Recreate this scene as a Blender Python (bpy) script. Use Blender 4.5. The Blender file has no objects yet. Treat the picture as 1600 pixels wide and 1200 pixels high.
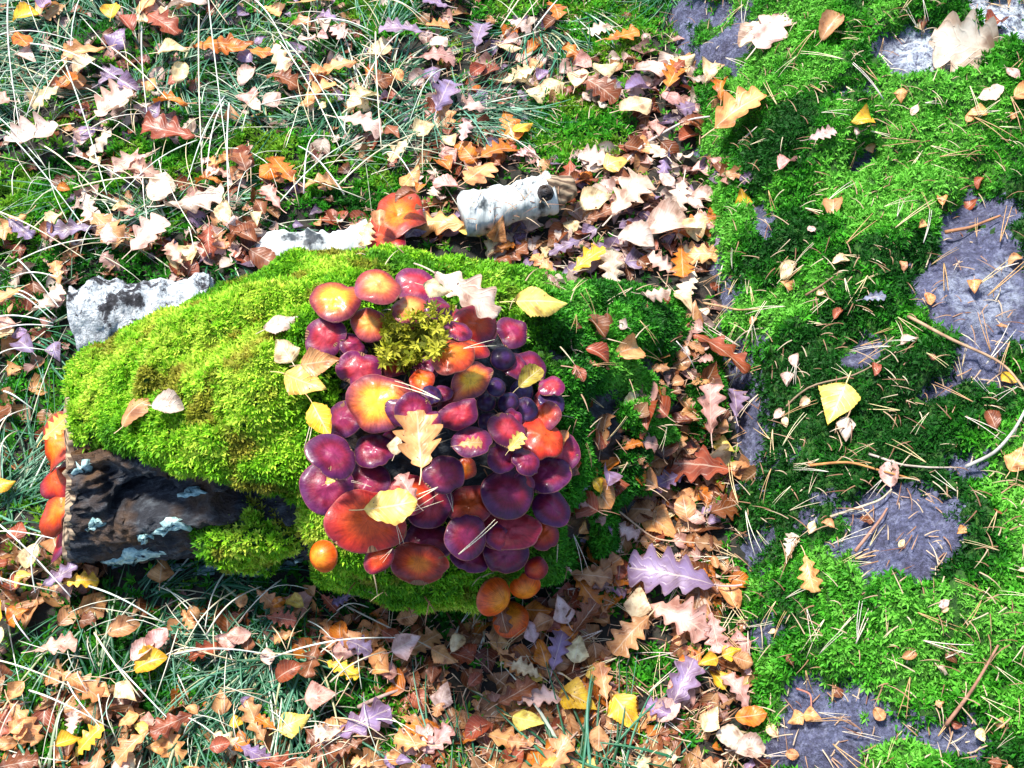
import bpy, math, random
import numpy as np
from mathutils import Vector, Matrix
from mathutils.bvhtree import BVHTree

random.seed(7); RNG = np.random.default_rng(7)
SC = bpy.context.scene
COL = SC.collection

# ------------------------------------------------------------------ camera
PITCH = math.radians(58.0)
LENS = 37.0
TARGET = np.array([0.0, 0.0, 0.05]); DIST = 1.5
FWD = np.array([0.0, math.cos(PITCH), -math.sin(PITCH)])
RIGHT = np.array([1.0, 0.0, 0.0])
UPV = np.array([0.0, math.sin(PITCH), math.cos(PITCH)])
EYE = TARGET - FWD * DIST
FPX = 1600.0 * LENS / 36.0
cam_d = bpy.data.cameras.new('camera'); cam = bpy.data.objects.new('camera', cam_d)
COL.objects.link(cam)
cam.location = EYE; cam.rotation_euler = (math.pi / 2 - PITCH, 0, 0)
cam_d.lens = LENS; cam_d.sensor_width = 36.0; cam_d.clip_start = 0.02; cam_d.clip_end = 200.0
SC.camera = cam

# ------------------------------------------------------------------ light
SUN_DIR = Vector((-0.32, 0.28, 0.95)).normalized()
w = bpy.data.worlds.new('World'); SC.world = w; w.use_nodes = True
nt = w.node_tree
sky = nt.nodes.new('ShaderNodeTexSky'); sky.sky_type = 'NISHITA'; sky.sun_disc = False
sky.sun_elevation = math.asin(SUN_DIR.z); sky.sun_rotation = math.atan2(SUN_DIR.x, SUN_DIR.y)
bg = nt.nodes['Background']; bg.inputs['Strength'].default_value = 0.13
nt.links.new(sky.outputs['Color'], bg.inputs['Color'])
sd = bpy.data.lights.new('sun', 'SUN'); sd.energy = 4.2; sd.angle = math.radians(9.0); sd.color = (1.0, 0.95, 0.87)
so = bpy.data.objects.new('sun', sd); COL.objects.link(so)
so.rotation_euler = SUN_DIR.to_track_quat('Z', 'Y').to_euler()
SC.view_settings.view_transform = 'Standard'; SC.view_settings.look = 'None'
SC.view_settings.gamma = 1.0; SC.view_settings.use_curve_mapping = False
SC.view_settings.exposure = 1.15

# ------------------------------------------------------------------ maths helpers
def ray_dir(px, py):
    d = FWD + RIGHT * ((px - 800.0) / FPX) + UPV * ((600.0 - py) / FPX)
    return d / np.linalg.norm(d)

def on_plane(px, py, z):
    d = ray_dir(px, py); t = (z - EYE[2]) / d[2]
    return EYE + d * t

def proj(P):
    Q = np.asarray(P) - EYE
    dep = np.maximum(Q @ FWD, 0.05)
    return 800.0 + FPX * (Q @ RIGHT) / dep, 600.0 - FPX * (Q @ UPV) / dep, dep

def _hash(i, j, k, seed):
    n = (i * 374761393 + j * 668265263 + k * 1274126177 + seed * 974634777) & 0xFFFFFFFF
    n = ((n ^ (n >> 13)) * 1274126177) & 0xFFFFFFFF
    n = n ^ (n >> 16)
    return (n & 0xFFFF) / 65535.0

def vnoise(x, y, z=0.0, seed=0):
    x = np.asarray(x, float); y = np.asarray(y, float); z = np.asarray(z, float) + 0 * x
    xi = np.floor(x).astype(np.int64); yi = np.floor(y).astype(np.int64); zi = np.floor(z).astype(np.int64)
    fx = x - xi; fy = y - yi; fz = z - zi
    fx = fx * fx * (3 - 2 * fx); fy = fy * fy * (3 - 2 * fy); fz = fz * fz * (3 - 2 * fz)
    def H(a, b, c): return _hash(xi + a, yi + b, zi + c, seed)
    c00 = H(0,0,0) * (1-fx) + H(1,0,0) * fx; c10 = H(0,1,0) * (1-fx) + H(1,1,0) * fx
    c01 = H(0,0,1) * (1-fx) + H(1,0,1) * fx; c11 = H(0,1,1) * (1-fx) + H(1,1,1) * fx
    return ((c00 * (1-fy) + c10 * fy) * (1-fz) + (c01 * (1-fy) + c11 * fy) * fz) * 2 - 1

def fbm(x, y, z=0.0, oct=4, seed=0):
    s = 0.0; a = 0.5; f = 1.0
    for o in range(oct):
        s = s + a * vnoise(np.asarray(x) * f, np.asarray(y) * f, np.asarray(z) * f, seed + o * 17); a *= 0.5; f *= 2.03
    return s

def sstep(a, b, x):
    t = np.clip((np.asarray(x, float) - a) / (b - a), 0, 1)
    return t * t * (3 - 2 * t)

def blobs(lst, px, py, wob=0.35, seed=3):
    """soft union of ellipses (measured spots on the forest floor)"""
    n = wob * fbm(np.asarray(px) / 45.0, np.asarray(py) / 45.0, 0, 3, seed) * 2
    m = np.zeros_like(np.asarray(px, float))
    for (cx, cy, rx, ry, wt) in lst:
        d = np.sqrt(((px - cx) / rx) ** 2 + ((py - cy) / ry) ** 2) + n
        m = np.maximum(m, wt * (1 - sstep(0.75, 1.2, d)))
    return m

# ------------------------------------------------------------------ object helpers
def mesh_np(name, V, F, mats=(), smooth=False, attrs=None):
    """V (n,3), F (m,k) uniform polygon size or list of arrays"""
    me = bpy.data.meshes.new(name)
    if isinstance(F, np.ndarray): F = [F]
    F = [f for f in F if len(f)]
    nl = sum(f.size for f in F); nf = sum(len(f) for f in F)
    me.vertices.add(len(V)); me.vertices.foreach_set('co', np.asarray(V, np.float32).ravel())
    me.loops.add(nl); me.loops.foreach_set('vertex_index', np.concatenate([f.ravel() for f in F]).astype(np.int32))
    me.polygons.add(nf)
    tot = np.concatenate([np.full(len(f), f.shape[1]) for f in F]).astype(np.int32)
    st = np.concatenate([[0], np.cumsum(tot)[:-1]]).astype(np.int32)
    me.polygons.foreach_set('loop_start', st)
    me.polygons.foreach_set('loop_total', tot)
    if smooth: me.polygons.foreach_set('use_smooth', np.ones(nf, bool))
    me.update(calc_edges=True); me.validate()
    if attrs:
        for k, a in attrs.items():
            a = np.asarray(a, np.float32)
            if a.ndim == 1:
                at = me.attributes.new(k, 'FLOAT', 'POINT'); at.data.foreach_set('value', a)
            else:
                if a.shape[1] == 3: a = np.concatenate([a, np.ones((len(a), 1), np.float32)], 1)
                at = me.attributes.new(k, 'FLOAT_COLOR', 'POINT'); at.data.foreach_set('color', a.ravel())
    for m in mats: me.materials.append(m)
    return me

def link(name, me, parent=None):
    o = bpy.data.objects.new(name, me); COL.objects.link(o)
    if parent is not None: o.parent = parent
    return o

def tag(o, label=None, cat=None, group=None, kind=None):
    if label: o['label'] = label
    if cat: o['category'] = cat
    if group: o['group'] = group
    if kind: o['kind'] = kind
    return o

def grid_faces(nu, nv, closed_v=False):
    i = np.arange(nu - 1)[:, None]; j = np.arange(nv if closed_v else nv - 1)[None, :]
    jn = (j + 1) % nv
    return np.stack([i * nv + j, (i + 1) * nv + j, (i + 1) * nv + jn, i * nv + jn], -1).reshape(-1, 4)

# ------------------------------------------------------------------ materials
def new_mat(name):
    m = bpy.data.materials.new(name); m.use_nodes = True
    t = m.node_tree; return m, t, t.nodes['Principled BSDF']

def N(t, typ, **kw):
    n = t.nodes.new(typ)
    for k, v in kw.items(): setattr(n, k, v)
    return n

def noise(t, scale, detail=4, rough=0.6, coord='Object'):
    tc = N(t, 'ShaderNodeTexCoord'); n = N(t, 'ShaderNodeTexNoise')
    n.inputs['Scale'].default_value = scale; n.inputs['Detail'].default_value = detail; n.inputs['Roughness'].default_value = rough
    t.links.new(tc.outputs[coord], n.inputs['Vector']); return n

def ramp(t, src, stops):
    r = N(t, 'ShaderNodeValToRGB'); e = r.color_ramp.elements
    while len(e) < len(stops): e.new(0.5)
    for k, (p, c) in enumerate(stops): e[k].position = p; e[k].color = (*c, 1)
    t.links.new(src, r.inputs['Fac']); return r

def mix(t, fac, a, b, typ='MIX'):
    m = N(t, 'ShaderNodeMix', data_type='RGBA', blend_type=typ)
    for idx, v in ((0, fac), (6, a), (7, b)):
        if isinstance(v, (int, float)): m.inputs[idx].default_value = v
        elif isinstance(v, tuple): m.inputs[idx].default_value = (*v, 1)
        else: t.links.new(v, m.inputs[idx])
    return m.outputs[2]

def bump(t, bs, h, strength, dist):
    b = N(t, 'ShaderNodeBump'); b.inputs['Strength'].default_value = strength; b.inputs['Distance'].default_value = dist
    t.links.new(h, b.inputs['Height']); t.links.new(b.outputs['Normal'], bs.inputs['Normal'])

def attr(t, name, typ='GEOMETRY'):
    return N(t, 'ShaderNodeAttribute', attribute_name=name, attribute_type=typ)

def mathn(t, op, a, b=None, clamp=False):
    m = N(t, 'ShaderNodeMath', operation=op, use_clamp=clamp)
    for i, v in enumerate((a, b)):
        if v is None: continue
        if isinstance(v, (int, float)): m.inputs[i].default_value = v
        else: t.links.new(v, m.inputs[i])
    return m.outputs[0]

# soil
M_SOIL, t, b = new_mat('soil')
n1 = noise(t, 60, 6, 0.7); n2 = noise(t, 9, 3)
r = ramp(t, n1.outputs['Fac'], [(0.3, (0.008, 0.006, 0.008)), (0.55, (0.035, 0.020, 0.018)), (0.75, (0.10, 0.055, 0.045))])
c = mix(t, n2.outputs['Fac'], r.outputs['Color'], (0.012, 0.022, 0.012))
t.links.new(c, b.inputs['Base Color']); b.inputs['Roughness'].default_value = 0.9
bump(t, b, n1.outputs['Fac'], 0.9, 0.01)

# rock
M_ROCK, t, b = new_mat('rock')
n1 = noise(t, 85, 8, 0.75); n2 = noise(t, 14, 5, 0.65); n3 = noise(t, 260, 3, 0.7)
r = ramp(t, n1.outputs['Fac'], [(0.28, (0.010, 0.010, 0.026)), (0.5, (0.085, 0.09, 0.18)), (0.72, (0.42, 0.45, 0.62))])
r2 = ramp(t, n2.outputs['Fac'], [(0.35, (0.045, 0.032, 0.06)), (0.62, (0.20, 0.23, 0.38))])
c = mix(t, 0.4, r.outputs['Color'], r2.outputs['Color'])
r3 = ramp(t, n3.outputs['Fac'], [(0.35, (0.35, 0.35, 0.35)), (0.65, (1.4, 1.4, 1.4))])
c = mix(t, 0.8, c, r3.outputs['Color'], 'MULTIPLY')
cr_ = attr(t, 'crust'); crn = ramp(t, n1.outputs['Fac'], [(0.4, (0, 0, 0)), (0.55, (1, 1, 1))])
c = mix(t, mathn(t, 'MULTIPLY', cr_.outputs['Fac'], crn.outputs['Color']), c, (0.62, 0.70, 0.80))
t.links.new(c, b.inputs['Base Color']); b.inputs['Roughness'].default_value = 0.75
bump(t, b, n1.outputs['Fac'], 1.0, 0.012)

# moss bed under the shoots
M_BED, t, b = new_mat('moss_bed')
n1 = noise(t, 130, 5, 0.7)
r = ramp(t, n1.outputs['Fac'], [(0.3, (0.006, 0.03, 0.003)), (0.55, (0.025, 0.11, 0.006)), (0.75, (0.08, 0.24, 0.012))])
t.links.new(r.outputs['Color'], b.inputs['Base Color']); b.inputs['Roughness'].default_value = 0.9
bump(t, b, n1.outputs['Fac'], 1.0, 0.008)

# bark
M_BARK, t, b = new_mat('bark')
tc = N(t, 'ShaderNodeTexCoord'); mp = N(t, 'ShaderNodeMapping'); mp.inputs['Scale'].default_value = (45, 85, 85)
t.links.new(tc.outputs['Object'], mp.inputs['Vector'])
n1 = N(t, 'ShaderNodeTexNoise'); n1.inputs['Scale'].default_value = 1.0; n1.inputs['Detail'].default_value = 7; n1.inputs['Roughness'].default_value = 0.7
t.links.new(mp.outputs['Vector'], n1.inputs['Vector'])
r = ramp(t, n1.outputs['Fac'], [(0.3, (0.006, 0.007, 0.012)), (0.5, (0.035, 0.038, 0.05)), (0.68, (0.13, 0.15, 0.17)), (0.8, (0.26, 0.32, 0.33))])
n2 = noise(t, 9, 3)
r2 = ramp(t, n2.outputs['Fac'], [(0.5, (0, 0, 0)), (0.64, (0.85, 0.85, 0.85))])
c = mix(t, r2.outputs['Color'], r.outputs['Color'], (0.16, 0.075, 0.022))
t.links.new(c, b.inputs['Base Color']); b.inputs['Roughness'].default_value = 0.85
bump(t, b, n1.outputs['Fac'], 1.0, 0.02)

# sawn wood
M_WOOD, t, b = new_mat('sawn_wood')
tc = N(t, 'ShaderNodeTexCoord'); wv = N(t, 'ShaderNodeTexWave', wave_type='RINGS', rings_direction='X')
wv.inputs['Scale'].default_value = 26; wv.inputs['Distortion'].default_value = 5; wv.inputs['Detail'].default_value = 3
t.links.new(tc.outputs['Object'], wv.inputs['Vector'])
r = ramp(t, wv.outputs['Fac'], [(0.2, (0.10, 0.06, 0.035)), (0.8, (0.34, 0.25, 0.16))])
t.links.new(r.outputs['Color'], b.inputs['Base Color']); b.inputs['Roughness'].default_value = 0.8
bump(t, b, wv.outputs['Fac'], 0.4, 0.004)

# birch bark
M_BIRCH, t, b = new_mat('birch_bark')
tc = N(t, 'ShaderNodeTexCoord'); mp = N(t, 'ShaderNodeMapping'); mp.inputs['Scale'].default_value = (90, 14, 14)
t.links.new(tc.outputs['Object'], mp.inputs['Vector'])
n1 = N(t, 'ShaderNodeTexNoise'); n1.inputs['Scale'].default_value = 1.0; n1.inputs['Detail'].default_value = 5; n1.inputs['Roughness'].default_value = 0.65
t.links.new(mp.outputs['Vector'], n1.inputs['Vector'])
r = ramp(t, n1.outputs['Fac'], [(0.33, (0.03, 0.03, 0.04)), (0.41, (0.45, 0.50, 0.50)), (0.6, (0.72, 0.76, 0.74))])
n2 = noise(t, 20, 4)
sx = N(t, 'ShaderNodeSeparateXYZ'); t.links.new(tc.outputs['Object'], sx.inputs[0])
rot_ = mathn(t, 'MULTIPLY', mathn(t, 'SUBTRACT', -0.42, sx.outputs[0]), 0.75, True)
r2 = ramp(t, mathn(t, 'SUBTRACT', n2.outputs['Fac'], rot_), [(0.36, (0.05, 0.06, 0.07)), (0.46, (1, 1, 1))])
c = mix(t, 1.0, r.outputs['Color'], r2.outputs['Color'], 'MULTIPLY')
t.links.new(c, b.inputs['Base Color']); b.inputs['Roughness'].default_value = 0.6
bump(t, b, n1.outputs['Fac'], 0.5, 0.004)

M_ROTTEN, t, b = new_mat('rotten_wood')
n1 = noise(t, 26, 6, 0.7); n2 = noise(t, 110, 5, 0.7)
r = ramp(t, n1.outputs['Fac'], [(0.38, (0.006, 0.006, 0.008)), (0.45, (0.05, 0.05, 0.06)), (0.50, (0.46, 0.51, 0.54)), (0.62, (0.72, 0.75, 0.76))])  # white patches paint in sunlit wood, black ones the dark voids between
r2 = ramp(t, n2.outputs['Fac'], [(0.3, (0.3, 0.3, 0.32)), (0.55, (1.1, 1.1, 1.1))])
c = mix(t, 0.9, r.outputs['Color'], r2.outputs['Color'], 'MULTIPLY')
t.links.new(c, b.inputs['Base Color']); b.inputs['Roughness'].default_value = 0.9
bump(t, b, n2.outputs['Fac'], 1.0, 0.008)

# foliage coloured by a mesh attribute
def attr_mat(name, rough=0.55, transl=0.25, spec=0.4):
    m, t, b = new_mat(name)
    a = attr(t, 'Col'); t.links.new(a.outputs['Color'], b.inputs['Base Color'])
    b.inputs['Roughness'].default_value = rough; b.inputs['Specular IOR Level'].default_value = spec
    if transl > 0:
        tr = N(t, 'ShaderNodeBsdfTranslucent'); t.links.new(a.outputs['Color'], tr.inputs['Color'])
        ms = N(t, 'ShaderNodeMixShader'); ms.inputs[0].default_value = transl
        t.links.new(b.outputs[0], ms.inputs[1]); t.links.new(tr.outputs[0], ms.inputs[2])
        t.links.new(ms.outputs[0], t.nodes['Material Output'].inputs['Surface'])
    return m
M_MOSS = attr_mat('moss_shoots', 0.6, 0.3, 0.25)
M_GRASS = attr_mat('grass_blades', 0.45, 0.25, 0.5)
M_NEEDLE_ST = attr_mat('needle_litter', 0.5, 0.0, 0.4)

# leaf (colour from the object, or from the mesh for the litter)
def leaf_mat(name, from_obj):
    m, t, b = new_mat(name)
    if from_obj: base = N(t, 'ShaderNodeObjectInfo').outputs['Color']
    else: base = attr(t, 'Col').outputs['Color']
    uv = attr(t, 'leafuv'); sp = N(t, 'ShaderNodeSeparateColor'); t.links.new(uv.outputs['Color'], sp.inputs['Color'])
    u, v = sp.outputs[0], sp.outputs[1]
    # side veins
    ph = mathn(t, 'SUBTRACT', mathn(t, 'MULTIPLY', u, 52.0), mathn(t, 'MULTIPLY', v, 13.0))
    vein = mathn(t, 'POWER', mathn(t, 'MULTIPLY_ADD', mathn(t, 'SINE', ph), 0.5), 1.0)
    vm = N(t, 'ShaderNodeMath', operation='MULTIPLY_ADD'); t.links.new(mathn(t, 'SINE', ph), vm.inputs[0]); vm.inputs[1].default_value = 0.5; vm.inputs[2].default_value = 0.5
    vein = mathn(t, 'MULTIPLY', mathn(t, 'POWER', vm.outputs[0], 10.0), 0.16)
    rib = mathn(t, 'LESS_THAN', v, 0.055)
    rv = mathn(t, 'MAXIMUM', vein, mathn(t, 'MULTIPLY', rib, 0.6))
    oi = N(t, 'ShaderNodeObjectInfo')
    tc = N(t, 'ShaderNodeTexCoord'); ad = N(t, 'ShaderNodeVectorMath', operation='ADD')
    t.links.new(tc.outputs['Object'], ad.inputs[0])
    cr = N(t, 'ShaderNodeCombineXYZ'); t.links.new(mathn(t, 'MULTIPLY', oi.outputs['Random'], 50.0), cr.inputs[0]); t.links.new(cr.outputs[0], ad.inputs[1])
    n1 = N(t, 'ShaderNodeTexNoise'); n1.inputs['Scale'].default_value = 3.2 if from_obj else 45; n1.inputs['Detail'].default_value = 5
    t.links.new(ad.outputs[0], n1.inputs['Vector'])
    blot = ramp(t, n1.outputs['Fac'], [(0.32, (0.34, 0.19, 0.12)), (0.46, (0.82, 0.70, 0.62)), (0.60, (1.12, 1.1, 1.08))])
    c = mix(t, 0.85, base, blot.outputs['Color'], 'MULTIPLY')
    n2 = N(t, 'ShaderNodeTexNoise'); n2.inputs['Scale'].default_value = 16 if from_obj else 220; n2.inputs['Detail'].default_value = 2
    t.links.new(ad.outputs[0], n2.inputs['Vector'])
    spot = ramp(t, n2.outputs['Fac'], [(0.27, (1, 1, 1)), (0.31, (0, 0, 0))])
    c = mix(t, spot.outputs['Color'], c, (0.03, 0.012, 0.008))
    ev = N(t, 'ShaderNodeMapRange', interpolation_type='SMOOTHSTEP'); t.links.new(mathn(t, 'ADD', v, mathn(t, 'MULTIPLY', mathn(t, 'SUBTRACT', n1.outputs['Fac'], 0.5), 2.2)), ev.inputs['Value'])
    ev.inputs['From Min'].default_value = 0.75; ev.inputs['From Max'].default_value = 1.15
    c = mix(t, mathn(t, 'MULTIPLY', ev.outputs['Result'], 0.62), c, mix(t, 1.0, c, (0.52, 0.28, 0.16), 'MULTIPLY'))
    light = mix(t, 0.6, c, (0.8, 0.66, 0.5))
    c = mix(t, rv, c, light)
    # the underside of a dead leaf is paler
    geo = N(t, 'ShaderNodeNewGeometry')
    t.links.new(c, b.inputs['Base Color'])
    b.inputs['Roughness'].default_value = 0.42; b.inputs['Specular IOR Level'].default_value = 0.5
    bump(t, b, rv, 0.5, 0.004)
    tr = N(t, 'ShaderNodeBsdfTranslucent'); t.links.new(c, tr.inputs['Color'])
    ms = N(t, 'ShaderNodeMixShader'); ms.inputs[0].default_value = 0.22
    t.links.new(b.outputs[0], ms.inputs[1]); t.links.new(tr.outputs[0], ms.inputs[2])
    t.links.new(ms.outputs[0], t.nodes['Material Output'].inputs['Surface'])
    return m
M_LEAF = leaf_mat('dead_leaf', True)
M_LITTER = leaf_mat('leaf_litter', False)

# straw / needle / twig from object colour
def objcol_mat(name, rough, nscale):
    m, t, b = new_mat(name)
    oi = N(t, 'ShaderNodeObjectInfo'); n1 = noise(t, nscale, 4)
    r = ramp(t, n1.outputs['Fac'], [(0.3, (0.55, 0.5, 0.45)), (0.6, (1.1, 1.1, 1.1))])
    c = mix(t, 1.0, oi.outputs['Color'], r.outputs['Color'], 'MULTIPLY')
    t.links.new(c, b.inputs['Base Color']); b.inputs['Roughness'].default_value = rough
    return m
M_STRAW = objcol_mat('dry_straw', 0.45, 30)
M_TWIG = objcol_mat('twig_bark', 0.75, 60)

# mushroom cap: colour by distance from the cap's centre
M_CAP, t, b = new_mat('mushroom_cap')
rad = attr(t, 'rad'); oc = N(t, 'ShaderNodeObjectInfo'); rim = attr(t, 'rim_color', 'OBJECT'); sprd = attr(t, 'spread', 'OBJECT')
n1 = noise(t, 38, 5, 0.65); n2 = noise(t, 150, 3)
rr = mathn(t, 'ADD', rad.outputs['Fac'], mathn(t, 'MULTIPLY', mathn(t, 'SUBTRACT', n1.outputs['Fac'], 0.5), 0.55))
def ring(lo, hi):
    mr = N(t, 'ShaderNodeMapRange', interpolation_type='SMOOTHSTEP'); t.links.new(rr, mr.inputs['Value'])
    t.links.new(mathn(t, 'MULTIPLY', sprd.outputs['Fac'], lo), mr.inputs['From Min']); t.links.new(mathn(t, 'MULTIPLY', sprd.outputs['Fac'], hi), mr.inputs['From Max'])
    return mr.outputs['Result']
midc = mix(t, 1.0, oc.outputs['Color'], (0.85, 0.33, 0.3), 'MULTIPLY')
c = mix(t, ring(0.35, 1.0), oc.outputs['Color'], midc)
c = mix(t, ring(0.7, 1.5), c, rim.outputs['Color'])
pa = attr(t, 'polar'); pm = N(t, 'ShaderNodeMapping'); pm.inputs['Scale'].default_value = (26, 26, 2.2); t.links.new(pa.outputs['Vector'], pm.inputs['Vector'])
n4 = N(t, 'ShaderNodeTexNoise'); n4.inputs['Scale'].default_value = 1.0; n4.inputs['Detail'].default_value = 4; t.links.new(pm.outputs['Vector'], n4.inputs['Vector'])
fib = ramp(t, n4.outputs['Fac'], [(0.32, (0.45, 0.32, 0.4)), (0.55, (1.1, 1.1, 1.1))])
c = mix(t, 0.5, c, fib.outputs['Color'], 'MULTIPLY')
edge = N(t, 'ShaderNodeMapRange', interpolation_type='SMOOTHSTEP'); t.links.new(rad.outputs['Fac'], edge.inputs['Value']); edge.inputs['From Min'].default_value = 0.95; edge.inputs['From Max'].default_value = 1.0
c = mix(t, mathn(t, 'MULTIPLY', edge.outputs['Result'], 0.45), c, (0.42, 0.16, 0.12))
n5 = noise(t, 22, 3); bloom_sheen = ramp(t, n5.outputs['Fac'], [(0.55, (0, 0, 0)), (0.75, (0.22, 0.22, 0.22))])
c = mix(t, bloom_sheen.outputs['Color'], c, (0.22, 0.12, 0.30))  # pale bloom and bluish sky sheen painted into the cap colour in patches
sc_ = ramp(t, n2.outputs['Fac'], [(0.3, (0.55, 0.45, 0.5)), (0.55, (1.05, 1.05, 1.05))])
c = mix(t, 0.7, c, sc_.outputs['Color'], 'MULTIPLY')
t.links.new(c, b.inputs['Base Color'])
rg = ramp(t, n1.outputs['Fac'], [(0.3, (0.34,) * 3), (0.7, (0.62,) * 3)])
t.links.new(rg.outputs['Color'], b.inputs['Roughness'])
b.inputs['Subsurface Weight'].default_value = 0.0
b.inputs['Coat Weight'].default_value = 0.16; b.inputs['Coat Roughness'].default_value = 0.16; b.inputs['Specular IOR Level'].default_value = 0.3
bump(t, b, n1.outputs['Fac'], 0.35, 0.006)
M_GILL, t, b = new_mat('mushroom_gills')
b.inputs['Base Color'].default_value = (0.22, 0.10, 0.05, 1); b.inputs['Roughness'].default_value = 0.8
ga = attr(t, 'ang'); gs = mathn(t, 'SINE', mathn(t, 'MULTIPLY', ga.outputs['Fac'], 44.0)); bump(t, b, gs, 0.6, 0.003)
M_STEM, t, b = new_mat('mushroom_stem')
n1 = noise(t, 90, 4); r = ramp(t, n1.outputs['Fac'], [(0.3, (0.08, 0.03, 0.015)), (0.7, (0.30, 0.14, 0.06))])
t.links.new(r.outputs['Color'], b.inputs['Base Color']); b.inputs['Roughness'].default_value = 0.7
M_LICHEN, t, b = new_mat('pale_lichen')
n1 = noise(t, 120, 5); r = ramp(t, n1.outputs['Fac'], [(0.35, (0.10, 0.22, 0.24)), (0.6, (0.42, 0.60, 0.58))])
t.links.new(r.outputs['Color'], b.inputs['Base Color']); b.inputs['Roughness'].default_value = 0.9
bump(t, b, n1.outputs['Fac'], 0.8, 0.004)

# ------------------------------------------------------------------ ground
def axis(lo, hi, step, far):
    a = np.arange(lo, hi + 1e-6, step); o = []
    s = step; v = hi
    while v < far: s *= 1.35; v += s; o.append(v)
    q = []; s = step; v = lo
    while v > -far: s *= 1.35; v -= s; q.append(v)
    return np.array(q[::-1] + list(a) + o)
GX = axis(-1.3, 1.5, 0.010, 14); GY = axis(-1.1, 1.6, 0.010, 14)
def ground_z(x, y):
    z = 0.030 * fbm(x * 4, y * 4, 0, 4, 11) + 0.014 * fbm(x * 22, y * 22, 0, 3, 29)
    far = sstep(1.2, 6, np.sqrt(x * x + y * y))
    return z + far * 0.5 * fbm(x * 0.35, y * 0.35, 0, 3, 5)
gx, gy = np.meshgrid(GX, GY, indexing='ij')
GV = np.stack([gx, gy, ground_z(gx, gy)], -1).reshape(-1, 3)
GF = grid_faces(len(GX), len(GY))[:, ::1]
ground = link('ground', mesh_np('ground', GV, GF, [M_SOIL], True)); tag(ground, kind='structure')

# ------------------------------------------------------------------ boulder (right)
def edge_x(y):
    pts = [(1005, -150), (1030, 40), (1085, 200), (1095, 330), (1100, 450), (1130, 600), (1135, 800), (1150, 1000), (1180, 1180), (1200, 1380)]
    W = np.array([on_plane(a, b_, 0.0)[:2] for a, b_ in pts]); o = np.argsort(W[:, 1])
    return np.interp(y, W[o, 1], W[o, 0])
BARE = [(1545, 440, 95, 150, 1), (1168, 660, 40, 150, 1), (1120, 440, 32, 55, 0.8), (1300, 1130, 95, 85, 1), (1410, 840, 110, 70, 1), (1470, 75, 95, 42, 1),
        (1560, 30, 70, 50, 1), (1100, 50, 75, 70, 0.8), (1020, 70, 22, 60, 1), (1500, 1160, 120, 35, 0.6), (1330, 150, 40, 22, 0.6), (1215, 430, 0.1, 0.1, 0), (1205, 520, 26, 18, .7),
        (1350, 245, 28, 22, .8), (1470, 610, 36, 18, .7), (1345, 555, 36, 28, .7), (1190, 1000, 40, 30, .8), (1180, 870, 20, 60, .6), (1195, 340, 22, 40, .8), (1525, 730, 34, 26, .7), (1390, 760, 36, 24, .8)]
bx = np.arange(0.10, 2.2, 0.011); by = np.arange(-1.5, 1.9, 0.011)
bxx, byy = np.meshgrid(bx, by, indexing='ij')
d = bxx - edge_x(byy)
rise = 0.17 * (1 - np.exp(-np.maximum(d, 0) / 0.12)) + 0.13 * np.maximum(d, 0)
bz = rise + 0.085 * fbm(bxx * 3.2, byy * 3.2, 0, 4, 41) * sstep(0.0, 0.25, d) + 0.034 * fbm(bxx * 16, byy * 16, 0, 4, 43)
bz += 0.5 * np.minimum(d, 0) - 0.03 * (1 - sstep(-0.05, 0.06, d))
bz -= 0.9 * np.maximum(bxx - 1.75, 0) + 0.9 * np.maximum(np.abs(byy - 0.15) - 1.35, 0)
def bare_mask(P):
    px, py, _ = proj(P); return blobs(BARE, px, py, 0.42, 71)
BP = np.stack([bxx, byy, bz], -1)
bare = bare_mask(BP.reshape(-1, 3)).reshape(bz.shape)
bz_rock = bz + 0.010 * fbm(bxx * 45, byy * 45, 0, 3, 44) - 0.02 * bare
keep_v = np.stack([bxx, byy, bz_rock], -1).reshape(-1, 3)
BF = grid_faces(len(bx), len(by))
zf = keep_v[BF, 2].max(1); BF_r = BF[zf > -0.12]
_bx, _by, _ = proj(keep_v); pale = blobs([(1470, 75, 95, 48, 1), (1570, 30, 70, 60, 1), (1545, 470, 60, 60, .35)], _bx, _by, .35, 73)
boulder = link('boulder', mesh_np('boulder', keep_v, BF_r, [M_ROCK], True, {'crust': pale}))
tag(boulder, 'large purple-grey boulder overgrown with green moss beside the log', 'boulder')
mossm = 1 - bare
mnz = fbm(bxx * 26, byy * 26, 0, 3, 61)
mmask_b = np.clip(mossm + 0.85 * mnz - 0.04, 0, 1) * sstep(-0.02, 0.04, d)
bz_moss = bz_rock + mmask_b * (0.012 + 0.022 * fbm(bxx * 11, byy * 11, 0, 3, 62)) - (1 - sstep(0.1, 0.5, mmask_b)) * 0.025
BMV = np.stack([bxx, byy, bz_moss], -1).reshape(-1, 3)
fm = mmask_b.reshape(-1)[BF].max(1) > 0.12
bed_b = link('moss_bed', mesh_np('moss_bed', BMV, BF[fm & (zf > -0.1)], [M_BED], True), boulder); tag(bed_b, kind='stuff')

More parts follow.
